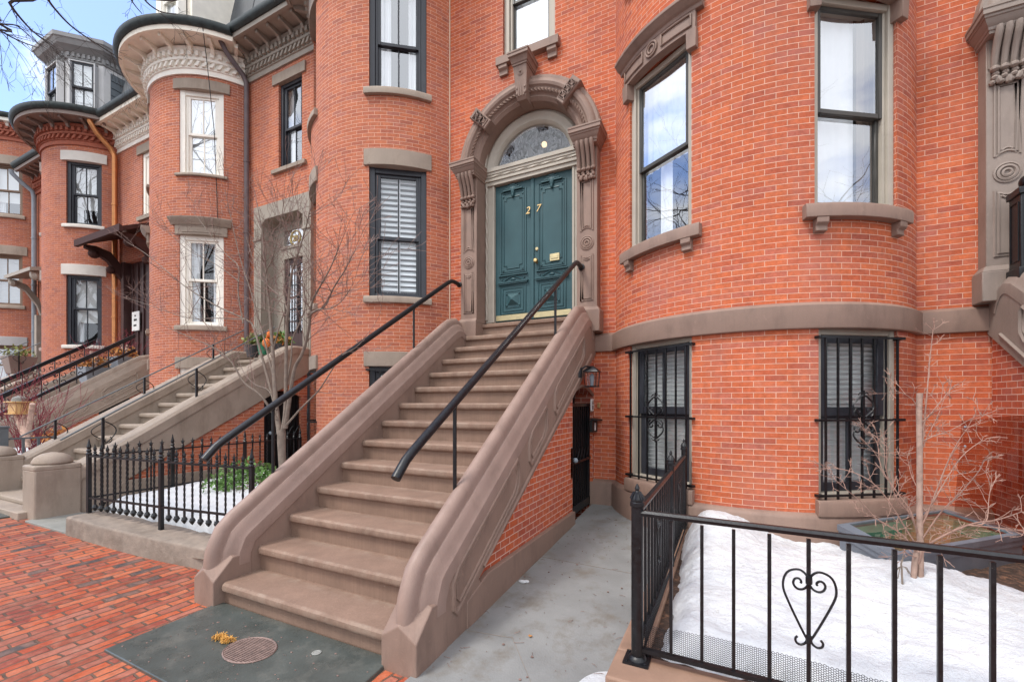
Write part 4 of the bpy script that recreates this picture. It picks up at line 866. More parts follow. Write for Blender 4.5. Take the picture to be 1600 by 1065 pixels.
# ---- last house at the left edge
H=Bow(-21.62,6.5,1.6)
hH=thing('row_house','old brick bow-front house at the far left end of the row with brown window frames','row house',(-22,5.87,.3))
wp=(40,16); w=H.width(wp[1])
wall(hH,M['brickH'],H,-26,None,-.3,10.45,[],[(s*wp[0],wp[1],a,b,.3) for s in (-1,1) for a,b in ((4.72,6.34),(7.6,9.2),(2.2,3.45))])
for s in (-1,1):
    ph=s*wp[0]
    for a,b,de in ((4.72,6.34,'blind'),(7.6,9.2,'halfshade'),(2.2,3.45,'sheer')):
        window(hH,H.frame(ph,wp[1]),w,a,b,M['brownframe'],M['brownframe'],.07,None,1,de,M['glass'],rec=.03)
        arclintel(hH,H,ph,wp[1],b-.01,b+.27,M['stoneB'] if b>4 else M['greylintel'],.04,4); arcsill(hH,H,ph,wp[1],a-.11,a,M['stoneB'],.06)
cornice(hH,H,-26,None,9.95,M['brickF'],M['cream'],M['gutter'],over=.22,bmat=bpy.data.materials['moulded_brick']); roof(hH,-26,-20.1,10.5,1.0,6.0)
# ---- neighbour on the right: stone doorway of the next house
D2=Bow(.19+5.95+.2,6.53,1.68)
hD=thing('row_house','orange brick house at the right edge with a grey-brown carved stone doorway','row house',(4.6,5.87,0))
cx2=3.27
arch2=[(cx2-.95,cx2+.95,2.45,5.47,0)]+[(cx2-w_,cx2+w_,5.17+a,5.17+b,0) for a,b,w_ in ((.3,.55,.88),(.55,.75,.76),(.75,.9,.58))]
wall(hD,M['brickC'],D2,2.325,None,-.3,9.0,arch2,[])
portal(hD,cx2,M['stoneD'],M['frameC'],M['browndoor'])
m=MB(); sweep(m,D2,4.4,None,[(-.05,2.30),(.045,2.30),(.05,2.52),(-.02,2.565),(-.05,2.565)],24); part(m,'stone_band',M['stoneD'],hD)
cornice(hD,D2,2.325,None,8.95,M['taupe'],M['taupe2'],M['gutter']); roof(hD,2.325,D2.p(D2.corner(),0,0)[0],9.55,2.4)
# ================================================================== stoops
def S_(*a,**k): return stoop('stoop',*a,**k)
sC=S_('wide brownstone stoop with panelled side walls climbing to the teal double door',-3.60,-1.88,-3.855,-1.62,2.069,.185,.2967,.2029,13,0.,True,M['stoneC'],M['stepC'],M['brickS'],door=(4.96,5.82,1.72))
m=MB(); m.loft([[(x,y,z) for y,z in ((5.895,2.55),(5.895,2.76),(5.862,2.77),(5.86,2.81),(5.88,2.826),(6.3,2.84),(6.3,2.55))] for x in (-3.435,-1.845)]); part(m,'threshold',M['stepC'],sC,bevel=.003)
basement_gate(sC,-1.69,4.99,5.81,.22,1.60)
m=MB(); y0,y1=4.96,5.82
for k in range(13):
    a=(k+.5)/13; y=y0+(y1-y0)*a; z=1.72+.11*(1-(2*a-1)**2); sl=-.5*(2*a-1)
    m.loft([[(x,y+q*.029-b*sl*.6,z+.004+b*1.0+abs(q)*-.0) for q,b in ((-1,0),(1,0),(1,.115),(-1,.115))] for x in (-1.70,-1.648)])
part(m,'brick_arch',plain('arch_brick',(.42,.10,.05),.85,.2,15,.2,80),sC,smooth=False)
m=MB(); m.tube([(-1.652,y0+(y1-y0)*i/16,1.712+.11*(1-(2*i/16-1)**2)) for i in range(17)],.022,4); part(m,'arch_trim',M['stoneC'],sC)
m=MB(); m.box(-1.65,-1.635,5.70,5.80,1.50,1.66); sp=part(m,'flat_sign',M['plaster'],sC,smooth=False)
for t_,z in (('A',1.59),('R',1.52)): text_part(t_,'lettering',M['black'],sp,V((-1.632,5.75,z)),.075,.002,.002,rot=(pi/2,0,pi/2))
m=MB(); m.box(-1.64,-1.60,5.62,5.86,1.22,1.38); m.loft([[(-1.64,5.60,1.39),(-1.53,5.60,1.37),(-1.53,5.88,1.37),(-1.64,5.88,1.39)],[(-1.64,5.60,1.405),(-1.53,5.60,1.385),(-1.53,5.88,1.385),(-1.64,5.88,1.405)]]); mbx=part(m,'mailbox',M['black'],sC,smooth=False)
m=MB(); m.box(-1.60,-1.595,5.72,5.77,1.24,1.34); part(m,'label_card',M['plaster'],mbx,smooth=False)
m=MB(); m.box(-1.60,-1.56,5.845,5.872,1.54,1.61); part(m,'door_bell',M['brass'],hC,bevel=.004)
sB=S_('plain tan stone stoop with domed end piers beside the spear fence',-9.0,-7.52,-9.3,-7.23,2.18,.395,.276,.1735,13,.24,False,M['stoneB'],M['stoneB'],M['brickB'],door=(4.92,5.66,1.72))
basement_gate(sB,-7.31,4.95,5.64,.35,1.80)
m=MB(); m.box(-9.0,-7.4,2.0,2.5,.1,.33); part(m,'step',M['stoneB'],sB,bevel=.012)
sF=S_('tan stone stoop with long raised panels and wide black scroll railings',-14.35,-12.72,-14.68,-12.42,2.45,.36,.297,.2,11,.33,True,M['stoneB'],M['stoneB'],M['brickF'],door=(4.6,5.5,1.62))
m=MB(); m.box(-12.75,-12.6,4.6,5.5,.3,1.7); part(m,'basement_door',M['black'],sF,smooth=False)
sG=S_('far tan stone stoop with thin rails under the grey canopy',-19.7,-18.2,-20.0,-17.9,2.5,.4,.297,.2,11,.36,False,M['stoneB'],M['stoneB'],M['brickG'])
sD=S_('brownstone stoop cut off by the right edge of the picture',2.54,4.2,2.255,4.5,2.069,.185,.2967,.2029,13,0.,True,M['stoneD'],M['stoneD'],M['brickS'])
# ================================================================== handrails
def handrail(label,x,posts,y0=2.029,z0=1.154,group='black iron handrails of the brownstone stoop'):
    t=thing('handrail',label,'handrail',(x,2.2,0),group)
    pts=[(x,2.03,1.150),(x,2.075,1.20),(x,2.12,1.248),(x,2.18,1.293),(x,2.30,1.372)]+[(x,y,1.372+(y-2.30)*.6505) for y in (2.9,3.6,4.3,5.0,5.38)]+[(x,5.45,3.415),(x,5.50,3.440),(x,5.56,3.448),(x,5.72,3.44)]
    m=MB(); m.tube(pts,.031,12); part(m,'rail',M['iron'],t,ang=60)
    m=MB(); m.lathe([(.045,-.005),(.045,.012),(.03,.02)],(x,5.715,3.44),12,'y'); part(m,'wall_flange',M['iron'],t)
    for y in posts:
        z=1.372+(y-2.30)*.6505; m=MB(); zf=.185+.684*(y-2.069)+.30; m.tube([(x,y,zf-.06),(x,y,z-.03)],.0145,8); m.ball((x,y,z-.03),.02); m.lathe([(.03,-.04),(.028,.0),(.014,.012)],(x,y,zf),8); part(m,'post',M['iron'],t)
    return t
handrail('black pipe handrail on the left side wall of the brownstone stoop, below the black window',-3.74,(2.62,4.62))
handrail('black pipe handrail on the right side wall, crossing in front of the brownstone steps',-1.78,(2.66,4.72))
def scroll_rail(label,x,y0,y1,zl,zh,slope):
    t=thing('scroll_railing',label,'railing',(x,y0,0),'black scroll railings of the far stoop')
    z=lambda y,o: o+(y-y0)*slope
    for o,r in ((zh,.05),(zl,.035)):
        m=MB(); m.loft([[(x+a,y,z(y,o)+b) for a,b in ((-.03,-r),(.03,-r),(.03,r),(-.03,r))] for y in (y0,y1)]); part(m,'rail',M['iron'],t,bevel=.005)
    y=y0+.15
    m=MB()
    while y<y1-.05:
        a,b=z(y,zl),z(y,zh); h=b-a; m.tube([(x,y,a-.12),(x,y,b)],.012,4)
        for sg in (-1,1):
            for up in (0,1):
                c0=a+h*(.3+.4*up); m.tube([(x,y+sg*(.055+.05*(1-q*.6)*sin(.3+q*5)),c0+.05*(1-q*.6)*cos(.3+q*5)*(1 if up else -1)) for q in [i/12 for i in range(13)]],.008,4)
        y+=.27
    part(m,'scrolls',M['iron'],t)
scroll_rail('wide black scroll railing on the right side of the far stoop, above the raised panels',-12.55,2.5,5.3,.93,1.26,.69)
scroll_rail('wide black scroll railing on the left side of the far stoop, behind its twin',-14.5,2.5,5.3,.93,1.26,.69)
def thin_rail(label,x,y0,z0,y1,z1,posts,group,hook=True):
    t=thing('thin_handrail',label,'handrail',(x,y0,0),group); sl=(z1-z0)/(y1-y0); m=MB()
    m.tube([(x,y0,z0),(x,y1,z1)],.012,6); part(m,'rail',M['greyiron'],t)
    for y in posts:
        z=z0+(y-y0)*sl; m=MB(); m.tube([(x,y,z-.60),(x,y,z)],.019,4); part(m,'post',M['iron'],t,smooth=False)
        m=MB()
        for sg in (1,): 
            m.tube([(x,y+.02+.10*sin(pi*q)*1.2,z-.05-.30*q+.1*q*(1-q)) for q in [i/10 for i in range(11)]],.007,4); m.tube([(x,y+.05+.05*sin(.5+q*5)*(1-.5*q),z-.30+.05*cos(.5+q*5)*(1-.5*q)) for q in [i/10 for i in range(11)]],.006,4)
            m.tube([(x,y-.02-.10*sin(pi*q),z-.08-.2*q) for q in [i/8 for i in range(9)]],.006,4)
        part(m,'scroll',M['iron'],t)
    return t
g_='thin grey handrails of the tan stoop'
thin_rail('thin grey handrail on the near side wall of the tan stoop',-7.38,2.36,1.15,5.2,2.98,(2.77,3.90),g_)
thin_rail('thin grey handrail on the far side wall of the tan stoop, nearest the red twigs',-9.15,2.5,1.12,5.75,3.14,(2.87,4.0,5.14),g_)
g_='thin grey handrails of the farthest stoop'
thin_rail('thin grey handrail under the grey canopy, on the near side of the farthest stoop',-18.0,3.0,1.75,5.6,3.55,(4.9,),g_)
thin_rail('thin grey handrail under the grey canopy, on the far side of the farthest stoop',-19.8,3.0,1.75,5.6,3.55,(4.9,),g_)
# ================================================================== ground
def sheet(name,mat,xs,ys,f,kind='structure',uv=False,skip=None,label=None,cat=None):
    m=MB()
    for i in range(len(xs)-1):
        for j in range(len(ys)-1):
            P=[(xs[i],ys[j]),(xs[i+1],ys[j]),(xs[i+1],ys[j+1]),(xs[i],ys[j+1])]
            if skip and skip((xs[i]+xs[i+1])/2,(ys[j]+ys[j+1])/2): continue
            m.add([(x,y,f(x,y)) for x,y in P],[(0,1,2,3)],[[(y,x) for x,y in P]] if uv else None)
    bmo=part(m,name,mat,None,ang=75,merge='up')
    if kind: bmo['kind']=kind
    return bmo
def lin(a,b,n): return [a+(b-a)*i/n for i in range(n+1)]
sheet('ground',M['earth'],[-400,-40,-28,-10,10,40,400],[-400,-40,-5,14,60,400],lambda x,y:-.35)
sheet('road',M['asphalt'],[-60,60],[-11.5,-2.6],lambda x,y:-.16)
m=MB(); m.box(-60,60,-2.6,-2.4,-.4,-.01); tag(part(m,'road_kerb',M['greystone'],None,bevel=.02),kind='structure')
def gw(x,y): return gz(x)+.008*noise.noise(V((x*1.1,y*1.1,3)))+.004*noise.noise(V((x*4,y*4,7)))
sheet('brick_pavement',M['paver'],lin(-30,4,170),lin(-2.4,2.72,26),gw,uv=True)
sheet('far_pavement',M['concrete'],[-60,60],[-15,-11.5],lambda x,y:-.02)
def slab(name,mat,pts,z,zb=-.05,bev=.006):
    m=MB(); m.loft([[(x,y,zb) for x,y in pts],[(x,y,z(x,y) if callable(z) else z) for x,y in pts]]); return tag(part(m,name,mat,None,bevel=bev),kind='structure')
slab('flagstone',M['bluestone'],[(-3.60,1.355),(-3.63,2.10),(-1.87,2.10),(-1.80,1.345)],.022)
slab('flagstone',M['bluestone'],[(-9.6,1.25),(-9.6,2.06),(-7.62,2.06),(-7.62,1.25)],lambda x,y:gz(x)+.02)
slab('flagstone',M['greystone'],[(-7.25,2.02),(-7.25,2.5),(-6.37,2.5),(-6.30,2.12)],lambda x,y:gz(x)+.022)
def pz(y): return max(.012,.012+.0595*(y-2.05))
sheet('concrete_path',M['concrete'],lin(-1.66,-.30,14),lin(.9,5.9,50),lambda x,y:pz(y)+.004*noise.noise(V((x*2,y*2,1))))
sheet('concrete_path',M['concrete'],lin(-7.3,-6.3,8),lin(2.4,5.95,20),lambda x,y:.235+.035*(y-2.4))
m=MB()
for a,b in (((-1.62,3.90),(-.45,3.86)),((-1.3,2.62),(-.95,2.20)),((-1.62,2.55),(-1.28,2.60)),((-.95,2.20),(-.80,1.5))): m.tube([(a[0]+(b[0]-a[0])*q,a[1]+(b[1]-a[1])*q,pz(a[1]+(b[1]-a[1])*q)+.003) for q in lin(0,1,10)],.0014,3)
tag(part(m,'path_joint',M['curbL'],None),kind='structure')
# ---- left garden: curved stone kerb, mulch, snow
ck=[(-6.42,2.085),(-5.9,2.13),(-5.4,2.195),(-5.0,2.255),(-4.6,2.33),(-4.2,2.40),(-3.86,2.45)]
m=MB(); m.loft([[(x,y,gz(x)-.2),(x,y+.01,gz(x)+.185),(x,y+.025,gz(x)+.20),(x,y+.36,gz(x)+.205),(x,y+.37,gz(x)-.2)] for x,y in ck])
kl=part(m,'kerb_wall',M['curbL'],None,bevel=.012,ang=50); tag(kl,'weathered low stone kerb under the black spear fence','kerb')
sheet('garden_soil',M['soil'],[-6.4,-3.9],[2.35,6.0],lambda x,y:.15)
def fbm(x,y,k=0): return noise.noise(V((x*1.5,y*1.5,k)))*.6+noise.noise(V((x*4,y*4,k)))*.3+noise.noise(V((x*11,y*11,k)))*.12
def snowL(x,y):
    yf=2.085+(x+6.4)*.145+.31; e=min((y-yf-.06*fbm(x*2,y*2,9))*1.8,(x+6.37)*4+.05*fbm(x,y,4),1.0)
    d=max(0,1-max(0,e)/.35); return (.455+gz(x)*.45+.03*(y-2.5)+.035*fbm(x,y) -.13*d*d) if e>-.02 else -.12
o=sheet('snow',M['snow'],lin(-6.42,-3.9,84),lin(2.3,6.0,110),snowL,'stuff')
# ---- right garden
sheet('garden_soil',M['soil'],lin(-.4,2.3,40),lin(2.2,6.0,50),lambda x,y:.27+.03*fbm(x*3,y*3,2)+.018*noise.noise(V((x*25,y*25,0))))
def snowR(x,y):
    ed=-((x-1.25)*.71+(y-4.72)*.70)*1.1+.07*fbm(x*2,y*2,5)
    e=min(ed,(x+.375)*1.3+.05*fbm(x*2,y*2,1),(y-2.325)*1.2+.04*fbm(x*2,y*2,7),2.)
    base=.385+.012*(y-2.3)+.05*fbm(x*.8,y*.8,8)+.022*fbm(x*2.5,y*2.5,3)+.016*noise.noise(V((x*14,y*14,2)))+.008*noise.noise(V((x*31,y*31,4)))+.17*math.exp(-((x+.12)**2/.10+(y-4.55)**2/.22))+.06*math.exp(-((x-1.1)**2/.05+(y-3.95)**2/.03))-.10*max(0,min(1,(y-4.2)/.5))*max(0,min(1,(x-.2)/.35))
    d=max(0,1-max(0,e)/.28); return base-.20*d*d if e>-.03 else .1
sheet('snow',M['snow'],lin(-.38,2.32,100),lin(2.17,5.95,140),snowR,'stuff')
m=MB(); 
m.box(-.53,2.4,2.07,2.33,-.2,.30); m.box(-.53,-.375,2.33,4.98,-.2,.30)
kr=part(m,'kerb_wall',M['curbR'],None,bevel=.012); tag(kr,'smooth brown kerb under the heart-scroll fence','kerb')
def drift(x,y):
    e=(x+.80-.03*fbm(x*3,y*3))/.27; w=max(0,min(1,(2.62-y)/.35)); return pz(y)-.02+ (max(0,e)**.7)*.10*w+.01*fbm(x*3,y*3)
sheet('snow',M['snow'],lin(-.82,-.53,16),lin(1.4,2.75,50),drift,'stuff')
# ---- far gardens
def snowF(x,y): return .44+.31*max(0,min(1,(y-2.2)/.7))+.05*fbm(x,y,6)+.12*max(0,min(1,(y-3.3)/.6))
sheet('snow',M['snow'],lin(-12.4,-9.32,40),lin(2.3,5.6,30),snowF,'stuff')
# ================================================================== iron fences
def spear_fence():
    t=thing('spear_fence','black wrought iron spear fence with twisted bars round the left garden','fence',(-5.2,2.4,.2))
    m=MB(); m.tube([(0,0,z) for z in lin(0,.41,24)],.0105,4,twist=30,caps=True); m.tube([(0,0,.41),(0,0,.49)],.011,4); m.tube([(0,0,0),(0,0,-.06)],.011,4)
    m.lathe([(.009,.488),(.021,.492),(.018,.503),(.010,.511),(.019,.521),(.010,.532)],(0,0,0),6); m.lathe([(.008,.53),(.019,.552),(.011,.572),(.006,.59),(.002,.612)],(0,0,0),4); m.box(-.024,.024,-.004,.004,.566,.574)
    m.lathe([(.006,-.055),(.018,-.066),(.029,-.09),(.021,-.108),(.005,-.13)],(0,0,0),6); m.box(-.031,.031,-.005,.005,-.086,-.068)
    bar=m.mesh('baluster',M['iron'])
    mp=MB(); mp.box(-.018,.018,-.018,.018,-.34,.49); mp.lathe([(.026,.49),(.029,.50),(.014,.517),(.026,.533),(.014,.55),(.022,.575),(.013,.61),(.003,.665)],(0,0,0),6); post=mp.mesh('post',M['iron'],False)
    runs=[[(-6.40,2.28),(-5.23,2.43)],[(-5.23,2.43),(-4.05,2.62)],[(-6.40,2.28),(-6.40,3.10)],[(-6.40,3.10),(-6.42,4.05)],[(-6.42,4.05),(-6.42,4.98)]]
    done=set()
    for (a,b) in runs:
        A,B=V(a),V(b); L=(B-A).length; n=max(2,int(L/.106)); bz=lambda x:.505+gz(x)*.2
        for P in (A,B):
            k=(round(P.x,2),round(P.y,2))
            if k in done: continue
            done.add(k); inst(post,'post',t,(P.x,P.y,bz(P.x)),math.atan2((B-A).y,(B-A).x))
        for i in range(1,n):
            q=A+(B-A)*i/n; inst(bar,'baluster',t,(q.x,q.y,bz(q.x)),math.atan2((B-A).y,(B-A).x))
        for h in (.01,.475):
            m=MB(); m.loft([[(p.x+dx,p.y+dy,bz(p.x)+h+dz) for dx,dy,dz in ((-.014*(B-A).y/L,.014*(B-A).x/L,-.009),(.014*(B-A).y/L,-.014*(B-A).x/L,-.009),(.014*(B-A).y/L,-.014*(B-A).x/L,.009),(-.014*(B-A).y/L,.014*(B-A).x/L,.009))] for p in (A,B)]); part(m,'rail',M['iron'],t,smooth=False)
    return t
spear_fence()
def heart_fence():
    t=thing('heart_fence','black iron fence with heart scrolls and wire netting round the snowy right garden','fence',(-.414,2.27,.3))
    X0,Y0=-.414,2.27
    def rpost(x,y,z0,z1,r=.030,base=True):
        m=MB(); m.lathe([(r,0),(r,z1-z0)],(x,y,z0),16); p=part(m,'post',M['chipiron'],t)
        m=MB(); m.lathe([(r+.002,0),(r+.007,.004),(r+.007,.022),(r+.002,.026),(r+.004,.034),(r+.001,.045),(r*.72,.062),(r*.40,.075),(.009,.082),(.013,.090),(.010,.10),(.003,.115)],(x,y,z1-.012),16)
        for k in range(8): 
            a=2*pi*k/8; m.tube([(x+(r+.003)*cos(a),y+(r+.003)*sin(a),z1+.028),(x+r*.8*cos(a),y+r*.8*sin(a),z1+.045),(x+r*.45*cos(a),y+r*.45*sin(a),z1+.062)],.006,4)
        part(m,'finial',M['iron'],p)
        if base:
            m=MB(); m.box(x-.062,x+.062,y-.062,y+.062,z0-.002,z0+.010); m.lathe([(r+.016,.01),(r+.012,.02),(r+.002,.028)],(x,y,z0),16)
            for dx in (-.045,.045):
                for dy in (-.045,.045): m.lathe([(.008,.01),(.008,.016),(.002,.019)],(x+dx,y+dy,z0),6)
            part(m,'base_plate',M['iron'],p)
    rpost(X0,Y0,.30,1.09,.030); rpost(X0,3.71,.30,1.12,.026,False); rpost(X0,4.86,.30,1.13,.026,False)
    m=MB(); pr=[(-.018,-.012),(.018,-.012),(.022,.004),(.012,.015),(-.012,.015),(-.022,.004)]
    m.loft([[(x,Y0+a,z+b) for a,b in pr] for x,z in ((X0+.02,1.047),(2.4,1.012))]); part(m,'rail',M['iron'],t)
    m=MB(); m.loft([[(x,Y0+a,z+b) for a,b in ((-.014,-.01),(.014,-.01),(.014,.01),(-.014,.01))] for x,z in ((X0+.02,.36),(2.4,.33))]); part(m,'rail',M['iron'],t,smooth=False)
    m=MB(); m.loft([[(X0+a,y,1.055+b) for a,b in pr] for y in (Y0+.05,4.85)]); m.loft([[(X0+a,Y0+.03+.03*q,1.03+.025*q+b) for a,b in pr] for q in (0,1)]); part(m,'rail',M['iron'],t)
    m=MB(); m.loft([[(X0+a,y,.365+b) for a,b in ((-.014,-.01),(.014,-.01),(.014,.01),(-.014,.01))] for y in (Y0+.02,4.85)]); part(m,'rail',M['iron'],t,smooth=False)
    mb=MB(); mb.box(-.0075,.0075,-.0075,.0075,0,.67); bar=mb.mesh('baluster',M['chipiron'],False)
    k=0; xs=[-.252,-.113,.022,.165,.312,.452,.602,.74,.889,1.04,1.19]
    for x in xs: inst(bar,'baluster',t,(x,Y0,.352-.012*(x+.4)))
    y=Y0+.125
    while y<4.8:
        if abs(y-3.71)>.05: inst(bar,'baluster',t,(X0,y,.366))
        y+=.118
    def heart(f):
        m=MB()
        for sg in (-1,1):
            pts=[(sg*.004,.862)]
            outer=[(0.0,.845),(.010,.868),(.03,.885),(.055,.884),(.080,.868),(.094,.835),(.095,.795),(.08,.75),(.05,.68),(.02,.615),(.004,.585)]
            inn=[(0,.845),(.004,.825),(.016,.808),(.034,.801),(.05,.808),(.058,.825),(.052,.843),(.038,.848),(.028,.838),(.030,.828)]
            foot=[(.004,.60),(.012,.575),(.03,.562),(.046,.568),(.050,.584),(.042,.596)]
            for c in (outer,inn,foot): 
                q=[V((sg*a,0,z)) for a,z in c]; d=[]
                for i in range(len(q)-1):
                    for s in (0,.33,.66):
                        p0,p1,p2,p3=q[max(i-1,0)],q[i],q[i+1],q[min(i+2,len(q)-1)]; d.append(.5*((2*p1)+(p2-p0)*s+(2*p0-5*p1+4*p2-p3)*s*s+(3*p1-p0-3*p2+p3)*s**3))
                d.append(q[-1]); m.tube([f(v.x,v.z) for v in d],.0052,5,sq=1.0)
        m.lathe([(.003,-.018),(.013,-.014),(.013,.014),(.003,.018)],f(0,.845),8); m.lathe([(.003,-.018),(.013,-.014),(.013,.014),(.003,.018)],f(0,.592),8)
        return m
    part(heart(lambda a,z:(.312+a,Y0-.011,z-.008)),'heart_scroll',M['iron'],t)
    for yc in (2.98,4.28): part(heart(lambda a,z:(X0+.011,yc+a,z)),'heart_scroll',M['iron'],t)
    # hexagonal wire netting tied along the foot of the fence
    def netting(f,L,Hh,s,fall):
        m=MB(); hx=s*1.5; hz=s*math.sqrt(3)
        nx=int(L/hx); nz_=int(Hh/hz)+1
        for i in range(nx):
            for j in range(nz_):
                cxx=i*hx; cz=j*hz+(hz/2 if i%2 else 0)
                if cz>Hh*fall(cxx): continue
                v=[(cxx+s*cos(pi*k/3),cz+s*sin(pi*k/3)) for k in range(4)]
                for k in range(3): m.tube([f(*v[k]),f(*v[k+1])],.0013,3,caps=False)
        return m
    part(netting(lambda a,z:(X0+.03+a,Y0+.02+.012*sin(a*5)+.02*z,.325+z-.012*a),1.75,.16,.0058,lambda a:.9+.1*sin(a*3)),'wire_netting',M['iron'],t,smooth=False)
    part(netting(lambda a,z:(X0+.022+.25*z*(.4+.6*min(1,a)),Y0+.05+a,.315+z),2.5,.15,.0085,lambda a:1),'wire_netting',M['iron'],t,smooth=False)
heart_fence()
def low_fence():
    t=thing('low_fence','low grey iron fence behind the domed pier of the tan stoop','fence',(-9.46,2.45,.7)); x=-9.46
    for z in (.74,1.08):
        m=MB(); m.box(x-.015,x+.015,2.43,3.5,z-.012,z+.012); part(m,'rail',M['greyiron'],t,smooth=False)
    mb=MB(); mb.box(-.014,.014,-.014,.014,0,.36); b=mb.mesh('baluster',M['greyiron'],False)
    for k in range(6): inst(b,'baluster',t,(x,2.62+.16*k,.73))
    m=MB(); m.box(x-.05,x+.05,2.36,2.46,.55,1.24); m.box(x-.06,x+.06,2.35,2.47,1.24,1.27); part(m,'post',M['greyiron'],t,bevel=.006)
low_fence()
# ================================================================== things about the stoop
t=thing('wall_lantern','small black wall lantern with clear glass over the basement gate','lantern',(-1.64,5.15,1.95))
m=MB(); m.lathe([(.05,-.06),(.055,0),(.05,.06)],(-1.64,5.12,1.97),10); m.tube([(-1.62,5.12,2.0),(-1.55,5.14,2.05),(-1.50,5.2,2.045)],.012,6); m.loft([[(-1.50+a*r,5.24+b*r,z) for a,b in ((-1,-1),(1,-1),(1,1),(-1,1))] for r,z in ((.095,1.985),(.09,1.995),(.03,2.05),(.012,2.06))]); m.box(-1.575,-1.425,5.165,5.315,1.80,1.815)
for a in (-1,1):
    for b in (-1,1): m.tube([(-1.50+a*.065,5.24+b*.065,1.81),(-1.50+a*.078,5.24+b*.078,1.99)],.006,4)
part(m,'lantern_body',M['iron'],t,ang=30); m=MB(); m.loft([[(-1.50+a*r,5.24+b*r,z) for a,b in ((-1,-1),(1,-1),(1,1),(-1,1))] for r,z in ((.06,1.815),(.073,1.985))],True,False); part(m,'glass',M['glass2'],t,smooth=False)
m=MB(); m.lathe([(.02,.0),(.022,.05),(.03,.08),(.03,.12),(.012,.15)],(-1.50,5.24,1.815),8); part(m,'bulb',M['pot'],t)
def plateoval():
    t=thing('drain_cover','rusty oval iron grille let into the bluestone before the steps','drain cover',(-2.745,1.77,.022))
    m=MB(); c=(-2.745,1.765,.024)
    bead(m,[(c[0]+.175*cos(2*pi*k/32),c[1]+.135*sin(2*pi*k/32),c[2]) for k in range(32)],.007,5); part(m,'rim',M['rust'],t)
    m=MB()
    for k in range(-13,14):
        for ax in (0,1):
            o=k*.0125*1.0; A=.172; Bq=.132
            if ax==0 and abs(o)<A: w_=Bq*math.sqrt(1-(o/A)**2); m.tube([(c[0]+o,c[1]-w_,c[2]+.001),(c[0]+o,c[1]+w_,c[2]+.001)],.0028,4)
            if ax==1 and abs(o)<Bq: w_=A*math.sqrt(1-(o/Bq)**2); m.tube([(c[0]-w_,c[1]+o,c[2]+.002),(c[0]+w_,c[1]+o,c[2]+.002)],.0028,4)
    part(m,'grating',M['rust'],t,smooth=False)
    m=MB(); m.add([(c[0]+.17*cos(2*pi*k/24),c[1]+.13*sin(2*pi*k/24),.0235) for k in range(24)],[tuple(range(24))]); part(m,'pit_shade',M['black'],t,smooth=False)  # flat black disc on the slab, coloured as the darkness below the grating
plateoval()
rng=random.Random(4)
m=MB()
for k in range(150):
    q=rng.random(); p=V((-3.075+.14*q,1.72+.07*q+.03*sin(q*6),.03+.02*rng.random())); d=V((rng.uniform(-1,1),rng.uniform(-1,1),rng.uniform(0,.8))).normalized()*rng.uniform(.012,.03)
    m.tube([p-d,p+d*.3+V((0,0,.006)),p+d],.0022,3)
tag(part(m,'dry_moss_clump',M['straw'],None),'tuft of dry orange-brown straw lying on the bluestone slab','debris')
m=MB(); m.lathe([(.028,0),(.03,.004),(.022,.006),(.02,.004),(.003,.005)],(-2.335,1.93,.023),12); tag(part(m,'valve_cap',M['greystone'],None),'tiny pale valve cap in the bluestone below the first step','valve cap')
# scattered leaf litter and a snow crumb
def leafthing(p,label,mat,s=.03):
    m=MB(); r=random.Random(len(label)); n=7; pts=[]
    for k in range(10):
        a=2*pi*k/10; rr=s*(1 if k%2==0 else .5)*r.uniform(.8,1.1); pts.append((p[0]+rr*cos(a),p[1]+rr*sin(a),p[2]+.006+.008*r.random()))
    m.loft([pts,[(x,y,z+.0015) for x,y,z in pts]]); tag(part(m,'fallen_leaf',mat,None),label,'leaf')
p=at(823,942,2.6); leafthing((-1.18,2.66,pz(2.66)),'orange fallen leaf lying on the concrete path',M['deadleaf'],.02)
p=V((.93,2.62,.47)); leafthing((1.35,3.1,snowR(1.35,3.1)),'yellowish leaf scrap lying on the snow at right',M['leaf2'],.022)
m=MB(); m.ball((-1.56,3.35,pz(3.35)+.008),.035,.02,.014,8,4); m.ball((-1.53,3.37,pz(3.37)+.006),.025,.02,.012,8,4); tag(part(m,'snow_crumb',M['snow'],None),'white crumb of snow on the path beside the stoop base','snow lump')
m=MB(); rg=random.Random(77)
for _ in range(170):
    x=rg.uniform(-1.6,-.62); y=rg.uniform(1.6,5.4); a=rg.random()*6.28; l=rg.choice([.006,.01,.016,.03])*rg.uniform(.6,1.3); z=pz(y)+.006
    if rg.random()<.35: m.ball((x,y,z),l*.35,l*.35,.004,5,3)
    else: m.tube([(x-l*cos(a),y-l*sin(a),z),(x,y,z+.002),(x+l*cos(a+.5),y+l*sin(a+.5),z)],.0016,3)
for _ in range(90):
    x=rg.uniform(-3.55,-1.9); y=rg.uniform(1.36,2.05); l=rg.uniform(.003,.010); m.ball((x,y,.024),l,l*.7,.003,5,3)
tag(part(m,'grit',M['twig'],None,smooth=False),kind='stuff')
